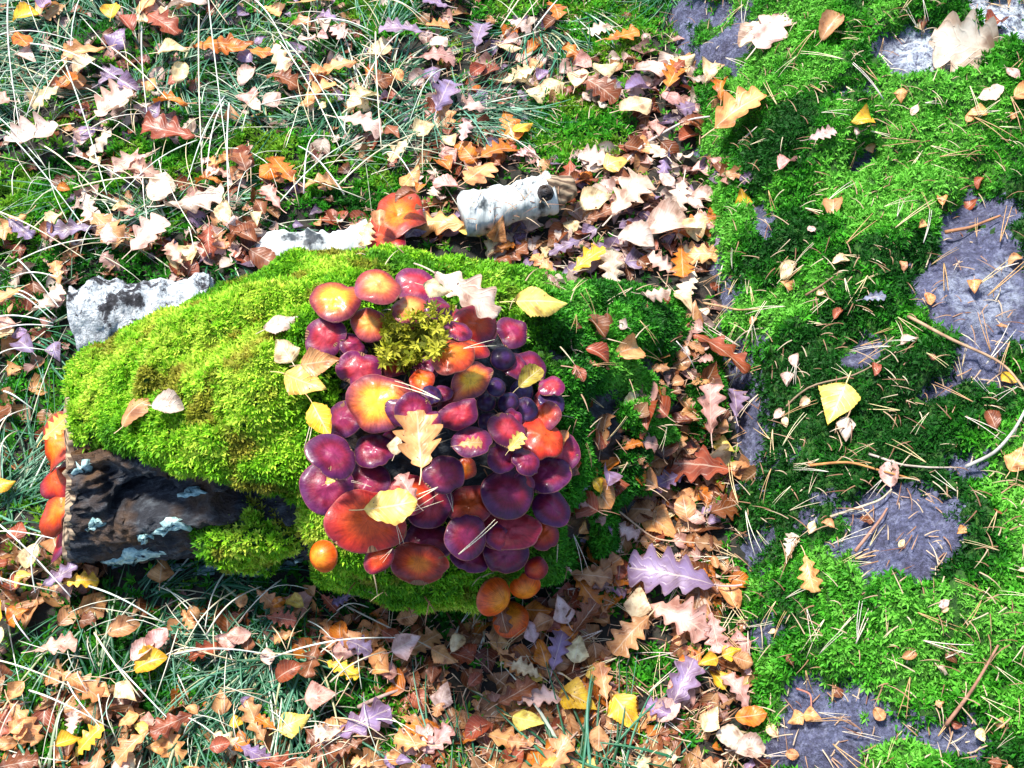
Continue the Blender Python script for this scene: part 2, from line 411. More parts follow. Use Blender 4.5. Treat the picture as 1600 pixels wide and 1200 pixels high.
# ------------------------------------------------------------------ log
LOGO = [(105, 606, 882, 0.92), (170, 580, 882, 0.92), (250, 538, 882, 0.92), (330, 488, 880, 0.92), (400, 452, 878, .92), (480, 432, 878, .9), (560, 422, 888, .86),
        (650, 421, 912, .8), (720, 426, 912, .74), (790, 440, 900, .58), (860, 454, 885, .32), (930, 462, 862, .02), (1000, 470, 832, -0.28), (1060, 495, 790, -0.56), (1115, 550, 735, -0.82)]
def log_station(px):
    A = np.array(LOGO, float)
    yt, yb, k = (np.interp(px, A[:, 0], A[:, i]) for i in (1, 2, 3))
    r = 0.18
    for _ in range(12):
        C = on_plane(px, (yt + yb) / 2, k * r); dep = (C - EYE) @ FWD
        r = (yb - yt) / 2 * dep / FPX * 0.985
    return C, r
NS, NT = 190, 200
spx = np.linspace(105, 1115, NS)
LC = []; LR = []
for p in spx:
    C, r = log_station(p); LC.append(C); LR.append(r)
LC = np.array(LC); LR = np.array(LR)
def smooth(a, n=9):
    k = np.ones(n) / n; pad = np.concatenate([np.repeat(a[:1], n // 2, 0), a, np.repeat(a[-1:], n // 2, 0)])
    return np.convolve(pad, k, 'valid')
LR = smooth(LR); LC = np.stack([smooth(LC[:, i]) for i in range(3)], 1)
th = np.linspace(0, 2 * math.pi, NT, endpoint=False)
TH, SI = np.meshgrid(th, np.arange(NS)); 
cyc, czc = np.cos(TH), np.sin(TH)
xs = LC[:, 0][:, None] + 0 * TH
fbase = fbm(xs * 5, cyc * 1.6 + 4, czc * 1.6, 4, 91)
ridg = np.abs(fbm(xs * 13, cyc * 9 + 4, czc * 9, 4, 95)) + 0.5 * np.abs(fbm(xs * 40, cyc * 16 + 4, czc * 16, 3, 96))
# log with uneven outline and a ragged, hollowed flank
RR = LR[:, None] * (1 + 0.05 * fbase + 0.11 * sstep(0.05, 0.3, xs) * fbm(xs * 9, cyc * 3 + 9, czc * 3, 3, 93))
px0, py0, _ = proj(np.stack([xs, LC[:, 1][:, None] + RR * cyc, LC[:, 2][:, None] + RR * czc], -1).reshape(-1, 3))
px0 = px0.reshape(TH.shape); py0 = py0.reshape(TH.shape)
front = (np.stack([0 * TH, cyc, czc], -1) @ (-FWD)) > -0.15
hollow = blobs([(250, 790, 110, 34, 1), (400, 796, 100, 30, 1), (150, 760, 60, 30, .5)], px0, py0, .3, 8) * front
RB = RR - 0.040 * ridg - 0.05 * hollow
def log_pt(R):
    P = np.stack([xs, LC[:, 1][:, None] + R * cyc, LC[:, 2][:, None] + R * czc], -1)
    # the sawn end is cut at a slight angle
    q = P - EYE; dep = q @ FWD; depc = ((LC - EYE) @ FWD)[:, None]
    wgt = (1 - sstep(0, 45, SI))
    P[..., 0] += wgt * (LC[:, 0][:, None] * (dep / depc - 1)) + 0.010 * (1 - sstep(0, 4, SI)) * fbm(TH * 9, 0 * TH + 3, 0, 4, 98)
    return P
LP = log_pt(RB); LF = grid_faces(NS, NT, True)
# bare bark below the moss hump
bound = np.interp(px0, [60, 105, 160, 240, 350, 430, 480, 560], [672, 684, 694, 718, 742, 760, 782, 1000]) + 14 * fbm(px0 / 22, py0 / 22, 0, 3, 15)
lm = 1 - sstep(-12, 14, py0 - bound) * (px0 < 545)
thin = blobs([(385, 856, 90, 24, 0.6), (520, 830, 45, 60, .9), (550, 880, 60, 40, .9)], px0, py0, .25, 12)
lm = np.maximum(lm, thin)
cl_under = blobs([(690, 650, 185, 220, 1)], px0, py0, .1, 14)
lm = np.where(front, lm, np.where(czc > 0.2, 1.0, 0.0))
lm = lm * (1 - 0.85 * cl_under * front)
bald = blobs([(945, 700, 34, 60, .9), (1000, 800, 60, 40, .8), (905, 830, 34, 50, .8), (1010, 570, 30, 22, .7), (960, 620, 40, 20, .7), (1060, 640, 40, 90, .8), (880, 560, 26, 20, .7), (1040, 720, 40, 40, .9), (930, 500, 22, 16, .6)], px0, py0, .5, 19)
lm = lm * (1 - bald * front)
lm *= sstep(0.0, 0.12, np.clip(lm + 0.1 * fbm(px0 / 30, py0 / 30, 0, 3, 16), 0, 1))
hump = 1 + 0.9 * np.exp(-((px0 - 280) / 170) ** 2 - ((py0 - 640) / 110) ** 2)
RM = RB + lm * (0.016 + 0.022 * (fbm(xs * 22, cyc * 4, czc * 4, 4, 97) + 0.25)) * hump + 0.030 * ridg * lm + 0.05 * hollow * lm - (1 - sstep(0.1, 0.5, lm)) * 0.03
MP = log_pt(RM)
ecv = np.concatenate([LP.reshape(-1, 3), [LP[0].mean(0)], [LP[-1].mean(0)]])
j = np.arange(NT); c0 = NS * NT
capR = np.stack([(NS - 1) * NT + j, np.full(NT, c0 + 1), (NS - 1) * NT + (j + 1) % NT], 1)
log = link('mossy_log', mesh_np('mossy_log', ecv, [LF, capR], [M_BARK], True))
tag(log, 'thick moss-covered log with a sawn end and mushrooms growing on its side', 'log')
# sawn end as its own slab with bevelled rim, 3 mm proud
e0 = LP[0]; ec = e0.mean(0); ring2 = ec + (e0 - ec) * 0.985 + np.array([-0.006, 0, 0]); ring1 = ec + (e0 - ec) * 0.99
ev = np.concatenate([ring1, ring2, [ec + np.array([-0.006, 0, 0])]])
ef1 = np.stack([j, NT + j, NT + (j + 1) % NT, (j + 1) % NT], 1); ef2 = np.stack([NT + j, np.full(NT, 2 * NT), NT + (j + 1) % NT], 1)
link('sawn_end', mesh_np('sawn_end', ev, [ef1, ef2], [M_WOOD]), log)
lmv = lm.reshape(-1)
bed_l = link('moss_bed', mesh_np('moss_bed', MP.reshape(-1, 3), LF[lmv[LF].max(1) > 0.12], [M_BED], True), log); tag(bed_l, kind='stuff')

# ------------------------------------------------------------------ birch branch log behind the mossy log
def tube(path, radii, nseg=24, seed=0, rough=0.0, cap=True):
    path = np.asarray(path, float); n = len(path); radii = np.asarray(radii, float) * np.ones(n)
    T = np.gradient(path, axis=0); T /= np.linalg.norm(T, axis=1)[:, None] + 1e-9
    up = np.array([0, 0, 1.0]); A = np.cross(T, up); bad = np.linalg.norm(A, axis=1) < 1e-3
    A[bad] = np.array([1.0, 0, 0]); A /= np.linalg.norm(A, axis=1)[:, None]; B = np.cross(A, T)
    a = np.linspace(0, 2 * math.pi, nseg, endpoint=False)
    R = radii[:, None] * (1 + rough * fbm(np.arange(n)[:, None] * 0.35 + 0 * a, np.cos(a)[None] * 1.5 + 0 * radii[:, None], np.sin(a)[None] * 1.5, 3, seed)) if rough else radii[:, None] + 0 * a
    V = path[:, None] + R[..., None] * (np.cos(a)[None, :, None] * A[:, None] + np.sin(a)[None, :, None] * B[:, None])
    V = V.reshape(-1, 3); F = [grid_faces(n, nseg, True)]
    if cap:
        V = np.concatenate([V, path[:1], path[-1:]]); jj = np.arange(nseg)
        F.append(np.concatenate([np.stack([(jj + 1) % nseg, jj, np.full(nseg, n * nseg)], 1)[:, ::-1], np.stack([(n - 1) * nseg + (jj + 1) % nseg, (n - 1) * nseg + jj, np.full(nseg, n * nseg + 1)], 1)]))
    return V, F
rb = 0.034
bA = on_plane(722, 337, rb + 0.010); bB = on_plane(864, 303, rb + 0.015)
tt = np.linspace(0, 1, 40)[:, None]
bpath = bA * (1 - tt) + bB * tt
bV, bF = tube(bpath, 0.035 - 0.003 * tt[:, 0] + 0.002 * np.sin(tt[:, 0] * 9), 30, 3, 0.26)
birch = link('birch_branch', mesh_np('birch_branch', bV, bF, [M_BIRCH], True))
tag(birch, 'short broken white birch branch with a dark knot lying behind the log', 'branch')
sA = on_plane(408, 410, 0.012); sB = on_plane(580, 372, 0.010)
spath = sA * (1 - tt) + sB * tt + np.array([0, 0.006, 0.0]) * np.sin(tt * 7)
sV_, sF_ = tube(spath, 0.030 + 0.005 * np.sin(tt[:, 0] * 6), 30, 23, 0.4)
sbk = link('birch_bark', mesh_np('birch_bark', sV_, sF_, [M_BIRCH], True))
tag(sbk, 'half-buried strip of white birch bark along the back of the mossy log', 'bark')
dirn = (bB - bA) / np.linalg.norm(bB - bA)
seg = np.stack([bB + dirn * (v - .010) + np.array([0, .01, 0]) * v * 10 for v in np.linspace(0, .045, 8)])
dV, dF = tube(seg, .031 * np.linspace(1, .6, 8), 26, 9, 0.5)
link('broken_end', mesh_np('broken_end', dV, dF, [M_WOOD], True), birch)
# rotten wood block left standing behind the sawn end
cA = on_plane(124, 502, 0.034); cB = on_plane(335, 480, 0.030); t9 = np.linspace(0, 1, 46)[:, None]
cpath = cA * (1 - t9) + cB * t9
cV, cF = tube(cpath, 0.050 + 0.006 * np.sin(t9[:, 0] * 7), 48, 14, 0.40)
cV = cV + 0.012 * np.stack([0 * cV[:, 0], fbm(cV[:, 0] * 24, cV[:, 1] * 40, cV[:, 2] * 40, 4, 15), fbm(cV[:, 0] * 24, cV[:, 1] * 40, cV[:, 2] * 40, 4, 16)], 1)
rotl = link('rotten_wood', mesh_np('rotten_wood', cV, cF, [M_ROTTEN], True))
tag(rotl, 'black and white rotten wood block behind the sawn end of the mossy log', 'wood block')
kp = bpath[35]; kd = np.array([0.05, -0.55, 0.83]); kd /= np.linalg.norm(kd)
kV, kF = tube(np.array([kp + kd * 0.028, kp + kd * 0.037, kp + kd * 0.040, kp + kd * 0.033]), [0.014, 0.013, 0.009, 0.004], 14, 5, 0.1)
kn = link('branch_knot', mesh_np('branch_knot', kV, kF, [M_BARK], True), birch)

# ------------------------------------------------------------------ ray casting onto what has been built
def bvh_of(V, F):
    return BVHTree.FromPolygons([tuple(v) for v in V], [tuple(int(i) for i in f) for f in F])
selg = (np.abs(GV[:, 0]) < 3) & (np.abs(GV[:, 1]) < 3)
GFs = GF[selg[GF].all(1)]
TREES = {'ground': bvh_of(GV, GFs), 'boulder': bvh_of(np.concatenate([keep_v, BMV]), np.concatenate([BF_r, BF[fm & (zf > -0.1)] + len(keep_v)])),
         'log': bvh_of(np.concatenate([LP.reshape(-1, 3), MP.reshape(-1, 3)]), np.concatenate([LF, LF[lmv[LF].max(1) > 0.12] + NS * NT])),
         'birch': bvh_of(np.concatenate([bV, cV, sV_]), np.concatenate([bF[0], cF[0] + len(bV), sF_[0] + len(bV) + len(cV)]))}
def cast(px, py, skip=()):
    d = Vector(ray_dir(px, py)); e = Vector(EYE); best = None
    for k, tr in TREES.items():
        if k in skip: continue
        h = tr.ray_cast(e, d)
        if h[0] is not None and (best is None or h[3] < best[3]):
            n = h[1]; n = n if n.dot(d) < 0 else -n
            best = (h[0], n, k, h[3])
    if best is None:
        P = on_plane(px, py, 0.0); return Vector(P), Vector((0, 0, 1)), 'ground', 2.0
    return best
def drop(x, y, ztop=1.0):
    best = None
    for k, tr in TREES.items():
        h = tr.ray_cast(Vector((x, y, ztop)), Vector((0, 0, -1)))
        if h[0] is not None and (best is None or h[0].z > best[0].z):
            n = h[1]; best = (h[0], n if n.z > 0 else -n, k)
    return best or (Vector((x, y, 0)), Vector((0, 0, 1)), 'ground')

# ------------------------------------------------------------------ moss shoots
def frames(nrm):
    nrm = nrm / (np.linalg.norm(nrm, axis=1)[:, None] + 1e-9)
    a = np.where(np.abs(nrm[:, :1]) < 0.9, np.array([[1.0, 0, 0]]), np.array([[0, 1.0, 0]]))
    t1 = np.cross(nrm, a); t1 /= np.linalg.norm(t1, axis=1)[:, None]
    return nrm, t1, np.cross(nrm, t1)
def sample_faces(V, F, wts, n):
    A, B, C, D = (V[F[:, i]] for i in range(4))
    nr = np.cross(C - A, D - B); ar = np.linalg.norm(nr, axis=1) / 2
    p = ar * wts; p = p / p.sum()
    idx = RNG.choice(len(F), n, p=p); u = RNG.random((n, 1)); v = RNG.random((n, 1))
    P = (A[idx] * (1 - u) + B[idx] * u) * (1 - v) + (D[idx] * (1 - u) + C[idx] * u) * v
    nn = nr[idx] / (np.linalg.norm(nr[idx], axis=1)[:, None] + 1e-12)
    return P, nn, idx
def shoots(name, P, nrm, col, size, K=6, lean=0.35, wide=0.17, flat=0.55, parent=None):
    n = len(P); nrm = nrm + lean * RNG.normal(size=(n, 3)) * 0.6
    nn, t1, t2 = frames(nrm)
    ang = (np.arange(K) / K * 2 * math.pi)[None] + RNG.random((n, 1)) * 6.28 + RNG.normal(size=(n, K)) * 0.3
    R = size[:, None] * (0.55 + 0.5 * RNG.random((n, K))); H = size[:, None] * (flat + 0.8 * RNG.random((n, K)))
    dirv = np.cos(ang)[..., None] * t1[:, None] + np.sin(ang)[..., None] * t2[:, None]
    per = -np.sin(ang)[..., None] * t1[:, None] + np.cos(ang)[..., None] * t2[:, None]
    base = P[:, None] + nn[:, None] * (0.15 * size[:, None, None]); wv = (size * wide)[:, None, None]
    tip = P[:, None] + nn[:, None] * H[..., None] + dirv * R[..., None]
    mid = P[:, None] + nn[:, None] * (H * 0.72)[..., None] + dirv * (R * 0.45)[..., None]
    base = base + 0 * mid
    V = np.stack([base, mid + per * wv, tip, mid - per * wv], 2).reshape(-1, 3)
    F = np.arange(n * K * 4).reshape(-1, 4)
    cc = np.repeat(np.clip(col * (1 + 0.18 * RNG.normal(size=(n, 1))), 0.002, 1), K * 4, 0)
    o = link(name, mesh_np(name, V, F, [M_MOSS], False, {'Col': cc}), parent); tag(o, kind='stuff')
    return o
def pal(tn, stops):
    xs_ = [s[0] for s in stops]; C = np.array([s[1] for s in stops])
    return np.stack([np.interp(tn, xs_, C[:, i]) for i in range(3)], 1)
LOGPAL = [(-.5, (0.07, 0.26, 0.008)), (-.1, (0.17, 0.46, 0.012)), (.2, (0.31, 0.63, 0.025)), (.5, (0.52, 0.68, 0.07))]
BOULPAL = [(-.5, (0.008, 0.075, 0.006)), (-.12, (0.022, 0.19, 0.008)), (.15, (0.06, 0.34, 0.014)), (.5, (0.15, 0.48, 0.05))]

# log moss
fidx = lmv[LF].mean(1); ff = front.reshape(-1)[LF].all(1) | (czc.reshape(-1)[LF].mean(1) > -0.1)
wt = np.where(fidx > 0.3, fidx, 0) * ff
P, nn, idx = sample_faces(MP.reshape(-1, 3), LF, wt, 62000)
cx_ = LC[np.minimum(idx // NT, NS - 1)]
out = P - cx_; out[:, 0] = 0; nn = np.where((nn * out).sum(1)[:, None] < 0, -nn, nn)
nn = nn + np.array([0, 0, 0.25])
tn = fbm(P[:, 0] * 14, P[:, 1] * 14, P[:, 2] * 14, 3, 121) + 0.15 * RNG.normal(size=len(P))
ppx, ppy, _ = proj(P)
colr = pal(tn * 1.5, LOGPAL); brn = sstep(.12, .3, fbm(P[:, 0] * 24, P[:, 1] * 24, P[:, 2] * 24, 3, 127))[:, None]; colr = colr * (1 - .7 * brn) + np.array([0.30, 0.20, 0.03]) * .7 * brn
greener = sstep(700, 900, ppx)[:, None]
colr = colr * (1 - greener) + pal(tn, BOULPAL) * greener
shoots('moss', P, nn, colr, 0.0062 * (0.75 + 0.6 * RNG.random(len(P))), 6, parent=log)

# boulder moss
mb = mmask_b.reshape(-1)[BF].mean(1)
cpx, cpy, _ = proj(BMV[BF].mean(1))
inv = np.where((cpx > 900) & (cpx < 1950) & (cpy > -250) & (cpy < 1500), 1.0, 0.12)
wt = np.where(mb > 0.22, mb, 0.02) * inv * (zf > -0.05)
P, nn, idx = sample_faces(BMV, BF, wt, 120000)
nn = np.where(nn[:, 2:] < 0, -nn, nn)
tn = 2.1 * fbm(P[:, 0] * 10, P[:, 1] * 10, 0, 4, 131) + 0.14 * RNG.normal(size=len(P))
sz = 0.0070 * (0.6 + 0.9 * RNG.random(len(P))) * (1 + 0.5 * fbm(P[:, 0] * 18, P[:, 1] * 18, 0, 2, 133))
shoots('moss', P, nn, pal(tn, BOULPAL), sz, 6, lean=0.6, wide=0.15, flat=0.35, parent=boulder)

# ground moss
GMOSS = [(250, 250, 90, 45, 1), (60, 330, 85, 80, 1), (600, 25, 75, 50, 1), (960, 30, 85, 70, 1), (900, 205, 95, 60, 1), (460, 265, 95, 50, .9), (610, 300, 85, 50, .8), (150, 415, 130, 40, .8),
         (330, 250, 80, 60, .6), (790, 20, 60, 40, .8), (280, 1050, 260, 80, .9), (560, 1080, 90, 70, .9), (1010, 1050, 65, 55, 1), (450, 1130, 160, 60, .8), (950, 830, 70, 110, 1), (1050, 1140, 60, 35, .9),
         (40, 480, 60, 60, .6), (50, 620, 60, 60, .6), (60, 1130, 110, 60, .7), (650, 940, 120, 50, .9), (1000, 680, 90, 120, .8), (660, 1170, 90, 40, .6), (1110, 960, 50, 80, .7), (920, 1180, 60, 30, .5)]
NOLIT_M = [(900, 205, 95, 58, 1), (960, 35, 85, 70, 1), (600, 25, 70, 45, 1), (250, 250, 80, 40, 1), (60, 330, 70, 60, 1), (690, 945, 80, 30, 1)]
n = 190000
gp = np.stack([RNG.uniform(-1.25, 1.05, n), RNG.uniform(-0.95, 1.45, n)], 1)
gp = np.concatenate([gp, ground_z(gp[:, 0], gp[:, 1])[:, None]], 1)
gpx, gpy, _ = proj(gp)
m = blobs(GMOSS, gpx, gpy, .4, 77) + np.where((gpx < 620), 0.35, 0.12)
outf = (gpx < -20) | (gpy < -20) | (gpy > 1220)
m = np.where(outf, 0.25 + 0.7 * sstep(-.05, .15, fbm(gp[:, 0] * 5, gp[:, 1] * 5, 0, 3, 79)), m)
m = m + 0.5 * blobs(NOLIT_M, gpx, gpy, .3, 305)
kp_ = RNG.random(n) < m * 0.55
P = gp[kp_]; nn = np.tile([0, 0, 1.0], (len(P), 1))
tn = 0.35 * blobs(NOLIT_M, gpx[kp_], gpy[kp_], .3, 305) + 1.3 * fbm(P[:, 0] * 9, P[:, 1] * 9, 0, 3, 141) + 0.14 * RNG.normal(size=len(P))
gm = shoots('ground_moss', P + np.array([0, 0, 0.001]), nn, pal(tn, BOULPAL[:3] + [(.5, (0.17, 0.36, 0.02))]), 0.0085 * (0.7 + 0.8 * RNG.random(len(P))), 6, lean=.5, flat=.5)
tag(gm, 'low green moss cushions covering the forest floor', 'moss')

# ------------------------------------------------------------------ grass
GRASS = [(120, 60, 170, 90, 1), (350, 130, 150, 90, .9), (560, 110, 110, 80, .9), (640, 170, 100, 80, 1), (750, 190, 70, 50, .9), (100, 170, 150, 70, 1), (50, 560, 70, 80, .8), (40, 700, 60, 120, 1), (60, 860, 90, 90, 1),
         (300, 960, 210, 70, 1), (430, 1040, 150, 60, .9), (200, 1130, 220, 70, .9), (840, 30, 75, 45, 1), (500, 200, 120, 60, .7), (250, 330, 200, 60, .4), (700, 260, 60, 30, .4), (880, 1170, 60, 30, .3)]
def blades(name, root, az, length, rise, width, col, nseg=6, curl=0.4, label=None):
    n = len(root); s = np.linspace(0, 1, nseg)[None, :, None]
    bend = RNG.normal(size=(n, 1)) * curl
    a = az[:, None] + bend * s[..., 0]
    dx = np.cumsum(np.stack([np.cos(a), np.sin(a)], -1), 1) / nseg
    hz = (rise[:, None] * (1.55 * s[..., 0] - 1.45 * s[..., 0] ** 2.0))
    C = np.concatenate([root[:, None, :2] + dx * length[:, None, None], (root[:, 2:3] + hz)[..., None] + 0.004], -1)
    per = np.stack([-np.sin(a), np.cos(a), 0 * a], -1)
    wv = width[:, None, None] * (1 - 0.8 * s ** 2) / 2
    ridge = np.array([0, 0, 1.0]) * wv * 0.7
    V = np.stack([C - per * wv, C + ridge, C + per * wv], 2)     # folded blade
    V = V.reshape(-1, 3)
    base = (np.arange(n) * nseg * 3)[:, None, None] + (np.arange(nseg - 1) * 3)[None, :, None]
    q = np.concatenate([base + np.array([0, 3, 4, 1]), base + np.array([1, 4, 5, 2])], 1).reshape(-1, 4)
    o = link(name, mesh_np(name, V, q, [M_GRASS], False, {'Col': np.repeat(col, nseg * 3, 0)})); tag(o, label, 'grass' if label else None, kind='stuff')
    return o
def scatter(lst, n, seed, xr=(-1.25, 0.6), yr=(-0.95, 1.45), outv=0.3):
    gp = np.stack([RNG.uniform(*xr, n), RNG.uniform(*yr, n)], 1)
    gp = np.concatenate([gp, ground_z(gp[:, 0], gp[:, 1])[:, None]], 1)
    a, b_, _ = proj(gp); m = blobs(lst, a, b_, .35, seed)
    outf = (a < -20) | (b_ < -20) | (b_ > 1220)
    m = np.where(outf, outv + 0.6 * sstep(-.05, .15, fbm(gp[:, 0] * 5, gp[:, 1] * 5, 0, 3, seed + 1)), m)
    return gp[RNG.random(n) < m]
# tufts: blades that share a root and fan out one way
tuft = scatter(GRASS, 1500, 201); nb = 17
root = np.repeat(tuft, nb, 0) + np.concatenate([RNG.normal(size=(len(tuft) * nb, 2)) * 0.012, np.zeros((len(tuft) * nb, 1))], 1)
az = np.repeat(RNG.random(len(tuft)) * 6.28 , nb) * 0.35 + np.repeat(fbm(tuft[:, 0] * 3, tuft[:, 1] * 3, 0, 2, 207) * 9, nb) + RNG.normal(size=len(root)) * 0.45
ln = 0.07 + 0.13 * RNG.random(len(root)); tq = RNG.random(len(root))
gc = pal(tq, [(0, (0.008, 0.07, 0.02)), (.45, (0.012, 0.13, 0.05)), (.70, (0.035, 0.20, 0.10)), (.85, (0.13, 0.34, 0.24)), (.92, (0.42, 0.40, 0.2)), (1, (0.60, 0.68, 0.58))])
blades('grass', root, az, ln, 0.012 + 0.024 * RNG.random(len(root)), 0.0012 + 0.0030 * RNG.random(len(root)) ** 2, gc, label='fine blue-green grass tufts among the fallen leaves')
# pale fallen straw litter, too thin to pick apart
st = scatter(GRASS + [(300, 300, 330, 130, .5), (100, 440, 120, 60, .6)], 1300, 211)
gc = pal(RNG.random(len(st)), [(0, (0.22, 0.26, 0.16)), (.5, (0.55, 0.53, 0.40)), (1, (0.72, 0.70, 0.60))])
blades('straw_litter', st, RNG.random(len(st)) * 6.28, 0.06 + 0.16 * RNG.random(len(st)), 0.015 + 0.04 * RNG.random(len(st)), 0.0014 + 0.0008 * RNG.random(len(st)), gc, curl=.25, label='thin pale dead grass strewn over the grass tufts')

# ------------------------------------------------------------------ leaves
def leaf_geo(kind, rs, ns=30):
    u = np.linspace(0, 1, ns)
    if kind == 'oak':
        e = 0.62 * u ** 0.75 * (1 - u) ** 0.42; ph = rs.uniform(0, 1); nl = rs.choice([4, 4.5, 5])
        wL = e * (1 - 0.52 * (0.5 - 0.5 * np.cos(2 * math.pi * (nl * u + ph)))); wR = e * (1 - 0.52 * (0.5 - 0.5 * np.cos(2 * math.pi * (nl * u + ph + 0.25))))
        sh = 0.16
    elif kind == 'redoak':
        e = 0.80 * u ** 0.55 * (1 - u) ** 0.50; nl = 4; ph = rs.uniform(0, 1)
        tri = lambda x: np.abs(((x) % 1) * 2 - 1)
        wL = e * (1 - 0.5 * tri(nl * u + ph) ** 1.5); wR = e * (1 - 0.5 * tri(nl * u + ph + .12) ** 1.5); sh = 0.25
    elif kind == 'birch':
        e = np.where(u < 0.28, (u / 0.28) ** 0.6, ((1 - np.clip(u, 0.28, 1)) / 0.72) ** 0.95) * 0.42
        s = 1 - 0.06 * (np.arange(ns) % 2) * np.array([rs.uniform(.3, 1.5) for _ in range(ns)]); wL = e * s; wR = e * (1.9 - 0.0 - s) * 0.97; wR = e * s[::-1]; sh = 0.05
    else:
        e = 0.36 * np.sin(math.pi * np.clip(u, 0.001, 0.999)) ** 0.65; wL = e * (1 + .04 * np.sin(u * 40)); wR = e * (1 + .04 * np.cos(u * 37)); sh = 0.03
    vs = np.array([-1, -0.55, 0, 0.55, 1.0])
    W = np.where(vs[None] < 0, wL[:, None], wR[:, None])
    X = u[:, None] + sh * W * np.abs(vs)[None] ** 1.5 * (1 if kind != 'birch' else 1)
    Y = vs[None] * W
    cup = rs.uniform(-0.3, 1.25); bend = rs.uniform(-0.8, 0.5); tw = rs.uniform(-0.8, 0.8); wav = rs.uniform(0.015, 0.05)
    Z = cup * np.abs(Y) ** 1.6 * 1.2 + bend * (u[:, None] - 0.45) ** 2 + tw * Y * (u[:, None] - 0.4) + wav * np.sin(u[:, None] * rs.uniform(8, 16) + vs[None] * rs.uniform(1, 4)) * np.abs(vs[None])
    edge = rs.random() < 0.4
    if edge: Z = Z + 0.10 * np.maximum(np.abs(vs)[None] - 0.55, 0) * np.sin(u[:, None] * 5 + rs.uniform(0, 6)) * 2
    V = np.stack([X - 0.5, Y, Z], -1).reshape(-1, 3); F = grid_faces(ns, 5)
    uv = np.stack([u[:, None] + 0 * Y, np.abs(vs)[None] + 0 * Y, 0 * Y], -1).reshape(-1, 3)
    pl = np.linspace(-0.28, 0.02, 5); pz = Z[0, 2] + rs.uniform(-.2, .5) * (pl - 0.02) ** 2; pyy = rs.uniform(-.8, .8) * (pl - 0.02) ** 2
    PV = np.concatenate([np.stack([pl - 0.5, pyy - 0.011, pz], 1), np.stack([pl - 0.5, pyy, pz + 0.014], 1), np.stack([pl - 0.5, pyy + 0.011, pz], 1)]).reshape(3, 5, 3).transpose(1, 0, 2).reshape(-1, 3)
    PF = grid_faces(5, 3) + len(V)
    V = np.concatenate([V, PV]); F = np.concatenate([F, PF]); uv = np.concatenate([uv, np.zeros((15, 3))])
    return V, F, uv
rs0 = random.Random(5)
LEAFM = {k: [] for k in ('oak', 'redoak', 'birch', 'beech')}
NAME = {'oak': 'oak_leaf', 'redoak': 'lobed_leaf', 'birch': 'birch_leaf', 'beech': 'oval_leaf'}
CATG = {'oak': 'oak leaf', 'redoak': 'leaf', 'birch': 'birch leaf', 'beech': 'leaf'}
for k in LEAFM:
    for i in range(12):
        V, F, uv = leaf_geo(k, rs0); LEAFM[k].append(mesh_np(NAME[k], V, F, [M_LEAF], True, {'leafuv': uv}))
C = {'white': (0.72, 0.62, 0.54), 'cream': (0.82, 0.70, 0.42), 'pink': (0.62, 0.36, 0.32), 'palepink': (0.74, 0.54, 0.50), 'tan': (0.58, 0.30, 0.13), 'yellow': (0.80, 0.52, 0.03),
     'paleyellow': (0.90, 0.72, 0.16), 'orange': (0.62, 0.20, 0.015), 'brown': (0.24, 0.075, 0.022), 'redbrown': (0.33, 0.075, 0.03), 'lavender': (0.27, 0.20, 0.36), 'peach': (0.74, 0.38, 0.14), 'blue': (0.25, 0.29, 0.42), 'olive': (0.42, 0.33, 0.04)}
CN = {'white': 'bleached white', 'cream': 'cream', 'pink': 'dusty pink', 'palepink': 'pale pink', 'tan': 'tan', 'yellow': 'bright yellow', 'paleyellow': 'pale yellow', 'orange': 'orange', 'brown': 'brown',
      'redbrown': 'red-brown', 'lavender': 'lavender-grey', 'peach': 'peach', 'blue': 'blue-grey', 'olive': 'olive-yellow'}
def jit(c, a=0.12):
    f = 1 + random.uniform(-a, a); return tuple(max(0.003, min(0.9, v * f * (1 + random.uniform(-a / 2, a / 2)))) for v in c) + (1.0,)
def put_leaf(px, py, kind, lpx, ang, col, label, group=None, tilt=0.28, lift=0.010, hit=None, variant=None, tree=None):
    loc, n, src, dist = hit or cast(px, py)
    if hit is None and 460 < px < 900 and 420 < py < 900:
        k_ = lpx * 0.28; hs = [cast(px + dx * k_, py + dy * k_) for dx, dy in ((0, 0), (1, 0), (-1, 0), (0, 1), (0, -1))]
        dist = min(h_[3] for h_ in hs) - 0.012; nsum = Vector((0, 0, 0))
        for h_ in hs: nsum += h_[1]
        n = (nsum.normalized() + Vector(-FWD) * 0.4).normalized(); loc = Vector(EYE) + Vector(ray_dir(px, py)) * dist
    dep = (np.array(loc) - EYE) @ FWD
    L = lpx * dep / FPX
    up = (Vector(n) * 0.6 + Vector((0, 0, 0.5)) + Vector((random.uniform(-1, 1), random.uniform(-1, 1), 0)) * tilt).normalized()
    if src == 'ground': up = (up + Vector((0, 0, 0.3))).normalized()
    a = math.radians(ang); xd = Vector(RIGHT) * math.cos(a) + Vector(UPV) * math.sin(a)
    xd = (xd - up * xd.dot(up)).normalized(); yd = up.cross(xd)
    M = Matrix((xd, yd, up)).transposed().to_4x4()
    M.translation = loc + Vector(n) * (lift + 0.05 * L) + Vector((0, 0, 0.15 * L * tilt))
    me = random.choice(LEAFM[kind]) if variant is None else LEAFM[kind][variant]
    o = link(NAME[kind], me); o.matrix_world = M @ Matrix.Diagonal((L, L * random.uniform(.85, 1.15), L, 1))
    o.color = jit(C[col]); tag(o, label, CATG[kind], group)
    return o

